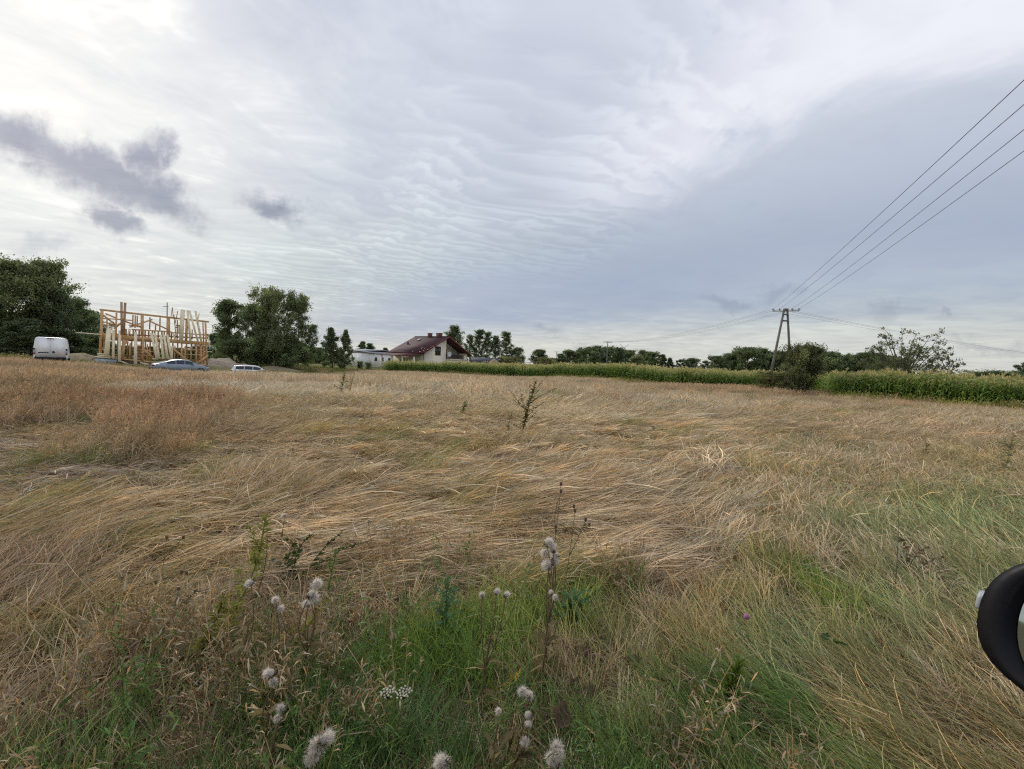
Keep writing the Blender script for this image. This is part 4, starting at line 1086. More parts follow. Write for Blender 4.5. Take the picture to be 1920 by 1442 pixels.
dk = [((500, 120), (505, 575), .20, 'left of the two tall brown planks rising above the frame'), ((552, 130), (530, 578), .22, 'right of the two tall brown planks rising above the frame'), ((1205, 195), (1186, 330), .06, 'thin pointed batten sticking up beside the fourth upper post, left side'),
      ((1207, 195), (1216, 335), .06, 'thin pointed batten sticking up beside the fourth upper post, right side'), ((1280, 245), (1240, 430), .08, 'thin grey batten tilted right above the top beam'), ((1226, 295), (1256, 605), .08, 'thin batten leaning left inside the upper floor'), ((1578, 275), (1545, 420), .12, 'short brown plank crossing behind the rightmost pale board'),
      ((610, 490), (588, 585), .14, 'short pale offcut propped on the mid beam near the tall planks'), ((1215, 545), (1245, 635), .2, 'short wide pale offcut on the mid beam by the fourth upper post'), ((1706, 600), (1722, 765), .10, 'pale batten hanging at the right corner of the frame')]
for a, b, wd, lb in dk:
    A, B = zp(*a, -.05), zp(*b, -.3)
    mb = MB(); mb.bar(A, B, .05, wd, up=FD); tag(mb.build('timber_plank', MT['wood_old' if 'pale' not in lb else 'wood_pale']), lb, 'plank')
for a, b, bk, bk2, wd, lb, m in (((-130, 542), (230, 572), .2, -.2, .10, 'long plank poking out to the left of the timber frame', 'wood_pale'), ((1640, 806), (1760, 813), .1, .1, .10, 'short plank poking out to the right of the timber frame', 'wood_pale')):
    A, B = zp(*a, bk), zp(*b, bk2)
    mb = MB(); mb.bar(A, B, .14, wd); tag(mb.build('timber_plank', MT[m]), lb, 'plank')
for i, (a, b, lb) in enumerate([((165, 835), (310, 850), 'top short beam of the small stack on the pale plinth'), ((168, 860), (345, 872), 'middle beam of the small stack on the pale plinth'), ((135, 878), (350, 895), 'bottom beam of the small stack on the pale plinth'), ((925, 905), (1010, 912), 'pale timber block lying behind the silver car roof'), ((480, 935), (600, 985), 'pale board lying on the ground before the frame'), ((760, 960), (900, 990), 'pale board lying flat behind the silver car boot')]):
    A, B = zp(*a, -.2 if i < 3 else -.6), zp(*b, -.2 if i < 3 else -.6)
    mb = MB(); mb.bar(A, B, .35, .15); tag(mb.build('timber_board', MT['wood_pale']), lb, 'board')

# heaps of earth and sand on the plot
def heap(name, px, Y, w_, d_, h_, m, label, seed):
    p = onground(px, Y)
    n = 26; u = np.linspace(-1, 1, n); X, Yy = np.meshgrid(u, u)
    r = np.sqrt(X ** 2 + Yy ** 2)
    Z = np.clip(1 - r ** 1.6, -.1, 1) * (.55 + .9 * fbm(X, Yy, .6, seed)) + .12 * (fbm(X, Yy, .2, seed + 3) - .5) * (r < 1)
    V = np.stack([X * w_ / 2, Yy * d_ / 2, np.where(r < 1, Z * h_, -.15)], -1).reshape(-1, 3)
    i = np.arange(n - 1)[:, None] * n + np.arange(n - 1)[None]
    me = mesh_np(name, V, np.stack([i, i + 1, i + n + 1, i + n], -1).reshape(-1, 4), smoothf=True); me.materials.append(MT[m])
    o = link(bpy.data.objects.new(name, me)); o.location = p; tag(o, label, 'heap')
heap('earth_heap', 150, 47, 7, 4, .8, 'soil', 'low mound of brown earth between the van and the timber frame', 91)
heap('sand_heap', 418, 57, 4.2, 4, 1.2, 'sand', 'grey sand heap right of the timber frame', 92)
heap('sand_heap', 398, 56, 3.2, 4, 1.0, 'sand', 'smaller sand heap touching the right corner of the timber frame', 93)
heap('sand_heap', 450, 59, 5, 3, .6, 'sand', 'low spread of sand behind the white car', 94)
heap('earth_heap', 515, 61, 7, 4, .5, 'soil', 'reddish earth bank under the middle grove, right of the white car', 95)

# ------------------------------------------------------------------ house with red roof
HY = 100.0
apex = at(843, 631, HY)
gd = np.array([math.cos(R(54)), math.sin(R(54)), 0]); rd = np.array([-gd[1], gd[0], 0]); fr = -rd      # gable axis, ridge axis (away), gable front
hz0 = float(gz(apex[0], apex[1]))
house = empty('red_roofed_house', (apex[0], apex[1], hz0), 0, 'cream house with dark red gable roof and two brick chimneys', 'house')
def part(nm, mb, m, parent=house, sm=False):
    o = mb.build(nm, MT[m], None, sm); o.parent = parent
    root = parent
    while root.parent: root = root.parent
    o.matrix_parent_inverse = Matrix.Translation(root.location).inverted()
    if parent is not root: o.matrix_parent_inverse = Matrix.Identity(4)
    return o
def sub(nm, mb, m, parent):
    o = mb.build(nm, MT[m], None); o.parent = parent
    return o
Hh = apex[2] - hz0                       # ridge above the ground
Lr = 12.0; hw = 8.0; eh = at(795, 661, 93.5)[2] - hz0
ap = np.array([apex[0], apex[1], 0])
def hp(g_, r_, z): return ap + gd * g_ + rd * r_ + np.array([0, 0, hz0 + z])
slope = (Hh - eh) / hw
def slab(pts, nrm, th):
    mb = MB(); pts = np.array(pts); n = len(pts)
    V = np.concatenate([pts, pts - np.asarray(nrm) * th])
    q = [(0, 1, 2, 3), (7, 6, 5, 4)] + [(i, i + 4, (i + 1) % 4 + 4, (i + 1) % 4) for i in range(4)]
    return mb.add(V, q)
for sgn in (-1, 1):
    nrm = unit(gd * sgn * slope + np.array([0, 0, 1.0]))
    roof = part('roof_slope', slab([hp(0, 0, Hh), hp(sgn * hw, 0, eh), hp(sgn * hw, Lr, eh), hp(0, Lr, Hh)][::(1 if sgn > 0 else -1)], nrm, .16), 'roof_red')
    mb = MB(); mb.bar(hp(0, -.02, Hh - .1), hp(sgn * hw, -.02, eh - .1), .06, .30, up=(0, 0, 1)); part('fascia', mb, 'fascia_red')
    mb = MB(); mb.bar(hp(sgn * hw, 0, eh - .08), hp(sgn * hw, Lr, eh - .08), .14, .14); part('gutter', mb, 'fascia_red')
    if sgn < 0:
        for k, (r_, g_) in enumerate(((3.2, -.2), (6.4, -.2))):
            mb = MB(); mb.box(hp(g_, r_, Hh + .1), (.7, 1.4 if k == 0 else .9, 1.2), np.stack([gd, rd, [0, 0, 1]], 1)); ch = part('chimney', mb, 'brick_red')
            mb = MB(); mb.box(hp(g_, r_, Hh + .74), (.85, 1.55 if k == 0 else 1.05, .1), np.stack([gd, rd, [0, 0, 1]], 1)); sub('chimney_cap', mb, 'fascia_red', ch)
        for g_, r_, nm, m in ((-2.0, 8.2, 'skylight', 'lamp_clear'), (-4.2, 9.6, 'vent_pipe', 'slate')):
            mb = MB(); mb.box(hp(g_, r_, Hh + slope * g_ + .15), (.9 if nm == 'skylight' else .3, .7 if nm == 'skylight' else .3, .12 if nm == 'skylight' else .9), np.stack([unit(gd + np.array([0, 0, slope])) if nm == 'skylight' else gd, rd, unit(np.cross(gd + np.array([0, 0, slope]), rd)) if nm == 'skylight' else [0, 0, 1]], 1)); part(nm, mb, m)
mb = MB(); mb.bar(hp(0, 0, Hh + .02), hp(0, Lr, Hh + .02), .3, .12); part('ridge_cap', mb, 'roof_red')
ins, rc = .7, 1.0                        # wall set in under the eaves
wl = hw - 1.0
def gable(r_, g0, g1, zb, nm, m='house_wall'):
    gs = sorted({g0, 0.0 if g0 < 0 < g1 else g0, g1}); top = [Hh - slope * abs(g) - .2 for g in gs]
    mb = MB(); V = []
    for g, t in zip(gs, top): V += [hp(g, r_, zb), hp(g, r_, t)]
    for g, t in zip(gs, top): V += [hp(g, r_ + .25, zb), hp(g, r_ + .25, t)]
    k = len(gs); q = []
    for i in range(k - 1):
        q += [(2 * i, 2 * i + 2, 2 * i + 3, 2 * i + 1), (2 * (k + i), 2 * (k + i) + 1, 2 * (k + i) + 3, 2 * (k + i) + 2), (2 * i + 1, 2 * i + 3, 2 * (k + i) + 3, 2 * (k + i) + 1)]
    q += [(0, 1, 2 * k + 1, 2 * k), (2 * k - 2, 4 * k - 2, 4 * k - 1, 2 * k - 1)]
    return part(nm, mb.add(V, q), m)
gable(ins, -wl, -.25, -.3, 'gable_wall')
gable(ins + 2.6, -.25, wl, 3.0, 'loggia_wall')
gable(Lr - .9, -wl, wl, -.3, 'gable_wall')
for g_, r0, r1, z0, z1 in ((-wl, ins + .26, Lr - .95, -.3, eh + .35), (wl, ins, Lr - .95, -.3, eh + .35), (-.25, ins + .26, ins + 2.6, 3.0, Hh - .45)):
    mb = MB(); mb.box((hp(g_, r0, z0) + hp(g_, r1, z1)) / 2, (.25, r1 - r0, z1 - z0), np.stack([gd, rd, [0, 0, 1]], 1)); part('side_wall', mb, 'house_wall')
mb = MB(); mb.box(hp(wl / 2 - .1, ins + .14, 1.4), (wl - .3, .28, 3.6), np.stack([gd, rd, [0, 0, 1]], 1)); part('ground_floor_wall', mb, 'house_wall')
mb = MB(); mb.box(hp(wl / 2, ins + 1.2, 3.15), (wl, 2.8, .2), np.stack([gd, rd, [0, 0, 1]], 1)); part('balcony_floor', mb, 'house_wall')
mb = MB(); mb.box(hp(wl - .5, ins + .12, 3.7), (1.0, .25, 1.15), np.stack([gd, rd, [0, 0, 1]], 1)); part('balcony_parapet', mb, 'house_wall')
for k in range(16):
    mb = MB(); mb.box(hp(.2 + k * .42, ins + .1, 3.75), (.06, .05, 1.0), np.stack([gd, rd, [0, 0, 1]], 1)); part('baluster', mb, 'house_wood')
for z in (3.3, 4.25):
    mb = MB(); mb.box(hp(3.1, ins + .1, z), (6.2, .09, .09), np.stack([gd, rd, [0, 0, 1]], 1)); part('balcony_rail', mb, 'house_wood')
mb = MB(); mb.box(hp(3.4, ins + .5, 4.0), (4.2, .6, .85), np.stack([gd, rd, [0, 0, 1]], 1)); bevel(part('balcony_cover', mb, 'slate'), .2)
def window(g_, r_, z, wd, ht, nm='window', mull=1, face=0):
    ex, ey = (gd, rd) if face == 0 else (rd, gd)
    Mx = np.stack([ex, ey, [0, 0, 1]], 1)
    o = part(nm, MB().box(hp(g_, r_, z), (wd, .12, ht), Mx), 'house_wood')
    out = fr if face == 0 else -gd
    for k in range(mull + 1):
        w1 = (wd - .12 * (mull + 2)) / (mull + 1)
        c = hp(g_, r_, z) + ex * (-wd / 2 + .12 + w1 / 2 + k * (w1 + .12)) + out * .05
        sub('pane', MB().box(c, (w1, .06, ht - .24), Mx), 'window_glass', o)
    return o
window(-2.9, ins - .03, 5.0, 1.7, 2.0)
window(-5.0, ins - .03, 1.3, 1.7, 1.7); window(-2.2, ins - .03, 1.3, 1.7, 1.7)
window(1.6, ins + 2.55, 4.55, 1.8, 2.3, 'balcony_door')
window(-wl - .1, 4.0, 1.6, 1.5, 1.5, face=1); window(-wl - .1, 8.0, 1.6, 2.2, 2.1, face=1)
# satellite dish
dm = MB(); Md = np.stack([gd, np.array([0, 0, 1.0]), fr], 1)
dm.lathe([(0, -.12), (.35, -.06), (.62, .06), (.60, .09), (.33, -.03), (.001, -.09)], 18, Md, hp(.35, ins - .5, 4.35)); part('satellite_dish', dm, 'dish', sm=True)
mb = MB(); mb.bar(hp(.35, ins + .1, 4.1), hp(.35, ins - .42, 4.35), .06, .06); part('dish_arm', mb, 'steel')
# porch along the long side
pe = eh - .12
part('porch_roof', slab([hp(-hw + .6, .2, pe), hp(-hw - 2.4, .2, pe - .7), hp(-hw - 2.4, Lr - .2, pe - .7), hp(-hw + .6, Lr - .2, pe)][::-1], unit(-gd * .23 + np.array([0, 0, 1.0])), .12), 'roof_red')
mb = MB(); mb.bar(hp(-hw - 2.4, .2, pe - .72), hp(-hw - 2.4, Lr - .2, pe - .72), .1, .2); part('fascia', mb, 'fascia_red')
for r_ in (.5, 4.2, 8.0, 11.6):
    mb = MB(); mb.box(hp(-hw - 2.1, r_, (pe - .9) / 2), (.3, .3, pe - .9), np.stack([gd, rd, [0, 0, 1]], 1)); part('porch_post', mb, 'house_wall')
mb = MB(); mb.tube([hp(-hw + .1, .15, eh - .1), hp(-wl - .3, .5, eh - .7), hp(-wl - .3, .5, 0)], .06, 6); part('downpipe', mb, 'slate')

# grey barn of two blocks
def barn(px0, px1, Y0, Y1, top0, top1, label, wins):
    A, B = onground(px0, Y0), onground(px1, Y1)
    ax = unit(B - A); ax[2] = 0; ax = unit(ax); bk = np.array([-ax[1], ax[0], 0])
    L = np.hypot(*(B - A)[:2]); z0 = min(A[2], B[2]); h = at(px0, top0, Y0)[2] - z0
    o = empty('grey_barn', (A[0], A[1], z0), math.atan2(ax[1], ax[0]), label, 'barn')
    D_ = 9.0
    MB().box((L / 2, D_ / 2, h / 2), (L, D_, h)).build('wall', MT['barn_wall'], o)
    mb = MB(); mb.add([(-.3, -.4, h + .03), (L + .3, -.4, h + .03), (L + .3, D_ / 2, h + .55), (-.3, D_ / 2, h + .55), (L + .3, D_ + .4, h + .03), (-.3, D_ + .4, h + .03),
                       (-.3, -.4, h + .2), (L + .3, -.4, h + .2), (L + .3, D_ / 2, h + .75), (-.3, D_ / 2, h + .75), (L + .3, D_ + .4, h + .2), (-.3, D_ + .4, h + .2)],
                      [(0, 3, 2, 1), (3, 5, 4, 2), (6, 7, 8, 9), (9, 8, 10, 11), (0, 1, 7, 6), (4, 5, 11, 10), (1, 2, 8, 7), (2, 4, 10, 8), (0, 6, 9, 3), (3, 9, 11, 5)])
    mb.build('roof', MT['barn_roof'], o)
    for t, z, wd, ht in wins:
        f = MB().box((t * L, -.02, z * h), (wd, .1, ht)).build('window', MT['barn_wall'], o)
        MB().box((t * L, -.07, z * h), (wd - .16, .04, ht - .16)).build('pane', MT['window_glass'], f)
barn(652, 694, 120, 116, 658, 660, 'pale grey barn block with small square windows, left half', [(.2, .66, 1.0, 1.2), (.5, .66, 1.0, 1.2), (.82, .66, 1.0, 1.2), (.2, .22, 1.0, 1.1)])
barn(694, 742, 113, 120, 663, 665, 'pale grey barn block nearer the red-roofed house, lower half', [(.2, .62, .9, 1.1), (.45, .62, .9, 1.1), (.72, .62, .9, 1.1)])
# low shed with dark roof
p = onground(908, 118); zt = at(900, 670, 118)[2] - p[2]
shed = empty('slate_shed', p, R(12), 'low shed with dark slate roof right of the red-roofed house', 'shed')
MB().box((0, 0, (zt - 1.2) / 2), (7.0, 4, zt - 1.2)).build('wall', MT['barn_wall'], shed)
mb = MB(); hwid, e0, e1 = 3.9, zt - 1.5, zt
mb.add([(-hwid, -2.6, e0), (hwid, -2.6, e0), (hwid, 0, e1), (-hwid, 0, e1), (hwid, 2.6, e0), (-hwid, 2.6, e0), (-hwid, -2.5, e0 - .14), (hwid, -2.5, e0 - .14), (hwid, 0, e1 - .14), (-hwid, 0, e1 - .14), (hwid, 2.5, e0 - .14), (-hwid, 2.5, e0 - .14)],
       [(0, 1, 2, 3), (3, 2, 4, 5), (6, 9, 8, 7), (9, 11, 10, 8), (0, 6, 7, 1), (1, 7, 8, 2), (2, 8, 10, 4), (4, 10, 11, 5), (5, 11, 9, 3), (3, 9, 6, 0)])
mb.build('roof', MT['slate'], shed)
p = onground(926, 114); zt = at(926, 673, 114)[2] - p[2]
mb = MB(); mb.lathe([(1.9, 0), (1.85, zt * .35), (1.5, zt * .62), (.9, zt * .86), (.35, zt * .97), (.01, zt)], 14)
o = mb.build('straw_stack', MT['straw_bale'], None, True); o.location = p; tag(o, 'rounded straw stack at the right end of the slate shed', 'straw stack')
# tiny goal-like frame above the maize
p = onground(988, 135)
gf = empty('metal_frame', p, R(10), 'thin metal goal frame above the maize right of the poplars', 'frame')
for x_ in (-1.0, .6): MB().bar((x_, 0, 0), (x_, 0, 2.9), .14, .14).build('upright', MT['steel'], gf)
MB().bar((-1.6, 0, 2.95), (2.6, 0, 2.95), .14, .14).build('crossbar', MT['steel'], gf)

# ------------------------------------------------------------------ vehicles
def loft(sections):
    """closed loft through equal-length section loops, capped"""
    S = np.array(sections); k, n = S.shape[:2]
    i = np.arange(k - 1)[:, None] * n; j = np.arange(n)[None]; j2 = (j + 1) % n
    q = np.stack([i + j, i + n + j, i + n + j2, i + j2], -1).reshape(-1, 4)
    t = [(0, m, m + 1) for m in range(1, n - 1)] + [((k - 1) * n, (k - 1) * n + m + 1, (k - 1) * n + m) for m in range(1, n - 1)]
    return MB().add(S.reshape(-1, 3), q, t)

def wheel(parent, x, y, r=.33, wd=.22):
    Mx = np.array([[1, 0, 0], [0, 0, 1], [0, -1, 0]])
    t = MB().lathe([(r * .62, -wd / 2), (r * .95, -wd / 2), (r, -wd * .35), (r, wd * .35), (r * .95, wd / 2), (r * .62, wd / 2), (r * .62, -wd / 2)], 22, Mx, (x, y, r)).build('wheel', MT['rubber'], parent, True)
    m = MB()
    m.lathe([(r * .63, -wd * .42), (r * .55, -wd * .40), (r * .5, -wd * .2), (.001, -wd * .2)], 20, Mx, (x, y, r)).lathe([(.001, wd * .2), (r * .5, wd * .2), (r * .55, wd * .4), (r * .63, wd * .42)], 20, Mx, (x, y, r))
    for k in range(5):
        a = k * 2 * math.pi / 5
        for s_ in (-1, 1): m.bar((x, y + s_ * wd * .36, r), (x + math.cos(a) * r * .58, y + s_ * wd * .38, r + math.sin(a) * r * .58), .05, .03, up=(0, 1, 0))
    m.build('rim', MT['alloy'], t)

def car(name, loc, rz, paint, label, st, gh, cat='car', scale=1.0, win=(1.15, 3.3)):
    """st: body stations (x, half width, deck height); gh: greenhouse stations (x, roof height, roof half width)"""
    o = empty(name, loc, rz, label, cat); o.scale = (scale,) * 3
    X, Wd, Hd = np.array(st).T
    secs = []
    for x, w_, h in st:
        b = .22 if .15 < x / X[-1] < .93 else .34
        prof = [(-w_ * .80, b), (-w_ * .97, b + .12), (-w_, .55 if h > .6 else h * .8), (-w_ * .985, h - .12), (-w_ * .90, h - .02), (-w_ * .5, h + .015)]
        prof = prof + [(-y, z) for y, z in reversed(prof)]
        secs.append([(x, y, z) for y, z in prof])
    body = loft(secs).build('body', paint, o, True); bevel(body, .02)
    gx, gr, gw = np.array(gh).T
    bw = lambda x: np.interp(x, X, Wd) * .93
    bh = lambda x: np.interp(x, X, Hd) - .03
    secs = []
    for x, r, w_ in gh:
        b, z0 = bw(x), bh(x); r = max(r, z0 + .012)
        ww = b + (w_ - b) * min(1, (r - z0) / .42)
        pr = [(-b, z0 - .05), (-b, z0), (-(b + (ww - b) * .5), z0 + (r - z0) * .5), (-ww, r - .03 * (r - z0 > .2)), (-ww * .72, r)]
        pr = pr + [(-y, z) for y, z in reversed(pr)]
        secs.append([(x, y, z) for y, z in pr])
    cab = loft(secs).build('cabin', paint, o, True); bevel(cab, .015)
    S = np.array(secs)
    def sidept(x, t, s_):
        i = np.clip(np.searchsorted(gx, x) - 1, 0, len(gx) - 2); f = (x - gx[i]) / (gx[i + 1] - gx[i])
        sec = S[i] * (1 - f) + S[i + 1] * f
        a, b = sec[1], sec[3]
        p = a + (b - a) * t
        return np.array([p[0], s_ * (abs(p[1]) + .012), p[2]])
    n = 3
    cuts = np.linspace(win[0], win[1], n + 1)
    for s_ in (-1, 1):
        for k in range(n):
            a, b = cuts[k] + .03, cuts[k + 1] - .03
            V = []; m = 6
            for x in np.linspace(a, b, m):
                tl = .10
                V += [sidept(x, tl, s_), sidept(x, .84, s_)]
            q = [(2 * i, 2 * i + 2, 2 * i + 3, 2 * i + 1)[::s_] for i in range(m - 1)]
            MB().add(V, q).build('side_window', MT['car_glass'], o)
            if k < 2:
                hp_ = np.array([(a + b) / 2 - .2, s_ * (np.interp(a, X, Wd) * .985 + .012), bh(a) - .16])
                MB().box(hp_, (.2, .03, .035)).build('door_handle', paint, o)
    # windscreen and rear window follow the roof line
    iw = [i for i in range(len(gx) - 1) if abs(gr[i + 1] - gr[i]) > .16]
    for i in iw:
        V = []
        for f in (.08, .92):
            sec = S[i] * (1 - f) + S[i + 1] * f
            y = abs(sec[4][1]) * .98; z = sec[4][2] + .012
            V += [(sec[4][0], -y, z), (sec[4][0], y, z)]
        MB().add(V, [(0, 2, 3, 1)]).build('windscreen' if i > len(gx) / 2 else 'rear_window', MT['car_glass'], o)
    L = X[-1]
    for s_ in (-1, 1):
        wm = np.interp(L - .25, X, Wd)
        MB().box((L - .28, s_ * (wm - .16), .66), (.34, .3, .14)).build('headlight', MT['lamp_clear'], o)
        MB().box((.1, s_ * (np.interp(.1, X, Wd) - .14), .82), (.16, .30, .14)).build('tail_light', MT['tail_red'], o)
        MB().box((win[1] - .1, s_ * (bw(win[1]) + .14), bh(win[1]) + .06), (.14, .2, .13)).build('door_mirror', paint, o)
        for x in (.85, L - .9): wheel(o, x, s_ * (np.interp(x, X, Wd) - .10))
    MB().box((.02, 0, .5), (.06, 1.4, .2)).build('bumper', MT['black_plastic'], o)
    return o

SEDAN = [(0, .62, .66), (.06, .74, .90), (.35, .82, 1.00), (1.0, .88, 1.0), (2.0, .90, .97), (3.2, .90, .96), (3.8, .88, .92), (4.3, .84, .82), (4.6, .74, .70), (4.72, .55, .55)]
SEDGH = [(.55, 1.0, .60), (.95, 1.16, .60), (1.5, 1.37, .60), (2.1, 1.45, .60), (2.6, 1.44, .60), (3.0, 1.36, .60), (3.75, .95, .66)]
WAGON = [(0, .62, .66), (.05, .76, .95), (.3, .84, 1.0), (1.0, .88, .99), (2.0, .90, .97), (3.0, .90, .96), (3.6, .88, .93), (4.1, .84, .84), (4.4, .74, .72), (4.52, .55, .55)]
WAGGH = [(.02, .98, .60), (.3, 1.38, .58), (.7, 1.46, .60), (1.6, 1.50, .60), (2.3, 1.48, .60), (2.8, 1.38, .60), (3.55, .96, .66)]
def place_car(fn, pxr, pxf, Yr, Yf, **kw):
    a, b = onground(pxr, Yr), onground(pxf, Yf)
    return a, math.atan2(b[1] - a[1], b[0] - a[0]), np.hypot(*(b - a)[:2])
a, rz, L = place_car(None, 282, 391, 39.5, 43.0)
a[2] = at(330, 673.5, 41.0)[2] - 1.45 * L / 4.72
car('silver_car', a, rz, MT['silver_paint'], 'silver-blue saloon car parked in front of the timber frame', SEDAN, SEDGH, scale=L / 4.72, win=(1.1, 3.25))
a, rz, L = place_car(None, 434, 516, 47.5, 49.5)
a[2] = at(465, 684.5, 48.5)[2] - 1.50 * L / 4.52
car('white_car', a, rz, MT['white_paint'], 'white estate car parked by the sand heap, half hidden by grass', WAGON, WAGGH, scale=L / 4.52, win=(.45, 3.1))

def van():
    c = at(95, 666, 37.0); zb = at(120, 666, 37)[2] - .78
    view = unit(np.array([c[0], c[1], 0]))
    yaw = math.atan2(view[1], view[0]) - R(3)
    o = empty('white_van', (c[0], c[1], zb), yaw, 'white panel van seen from behind at the left by the trees', 'van')
    # x runs forward from the rear doors
    def sec(x, w_, h, b=.35):
        pr = [(-w_ * .93, b), (-w_, b + .15), (-w_, .95), (-w_ * .985, 1.3), (-w_ * .90, h - .22), (-w_ * .84, h - .06), (-w_ * .72, h)]
        pr = pr + [(-y, z) for y, z in reversed(pr)]
        return [(x, y, z) for y, z in pr]
    bevel(loft([sec(0, .99, 2.22), (sec(.08, 1.02, 2.26)), sec(1.0, 1.03, 2.28), sec(3.6, 1.03, 2.27), sec(4.0, 1.02, 2.15), sec(4.45, 1.0, 1.55), sec(4.75, .98, 1.15), sec(5.2, .9, .95), sec(5.3, .8, .8)]).build('body', MT['white_paint'], o, True), .02)
    for s_ in (-1, 1):
        d = loft([[(-.035, y, z) for y, z in ((s_ * .012, .55), (s_ * .90, .55), (s_ * .92, 1.25), (s_ * .80, 2.08), (s_ * .012, 2.12))][::s_], [(.01, y, z) for y, z in ((s_ * .012, .55), (s_ * .90, .55), (s_ * .92, 1.25), (s_ * .80, 2.08), (s_ * .012, 2.12))][::s_]]).build('rear_door', MT['white_paint'], o)
        MB().box((-.04, s_ * .88, .62), (.03, .04, .1)).build('hinge', MT['steel'], d)
        t = MB().box((-.02, s_ * .965, 1.05), (.10, .11, .55)).build('tail_light', MT['lamp_clear'], o)
        MB().box((-.075, s_ * .965, 1.24), (.02, .10, .14)).build('lens', MT['black_plastic'], t)
        MB().box((-.075, s_ * .965, .84), (.02, .10, .12)).build('lens', MT['tail_red'], t)
        m = MB().box((4.2, s_ * 1.2, 1.35), (.14, .22, .36)).build('door_mirror', MT['black_plastic'], o)
        bevel(m, .04)
        MB().bar((4.2, s_ * .98, 1.3), (4.2, s_ * 1.12, 1.3), .06, .06).build('mirror_arm', MT['black_plastic'], m)
        for x in (.95, 4.3): wheel(o, x, s_ * .92, .34, .22)
    MB().box((-.055, .42, .93), (.035, .62, .08)).build('handle_recess', MT['black_plastic'], o)
    MB().box((-.05, .42, .80), (.012, .52, .12)).build('number_plate', MT['dish'], o)
    Mx = np.array([[0, 0, -1], [0, 1, 0], [1, 0, 0]])
    MB().lathe([(.001, .07), (.085, .065), (.10, .04), (.10, .0)], 18, Mx, (0, -.16, 1.0)).build('emblem', MT['slate'], o)
    bevel(MB().box((-.06, 0, .45), (.16, 1.9, .22)).build('bumper', MT['black_plastic'], o), .04)
    MB().box((-.03, 0, 2.17), (.05, .4, .05)).build('brake_light', MT['tail_red'], o)
    MB().add([(4.03, -.75, 2.08), (4.03, .75, 2.08), (4.44, .85, 1.56), (4.44, -.85, 1.56)], [(0, 3, 2, 1)]).build('windscreen', MT['car_glass'], o)
van()

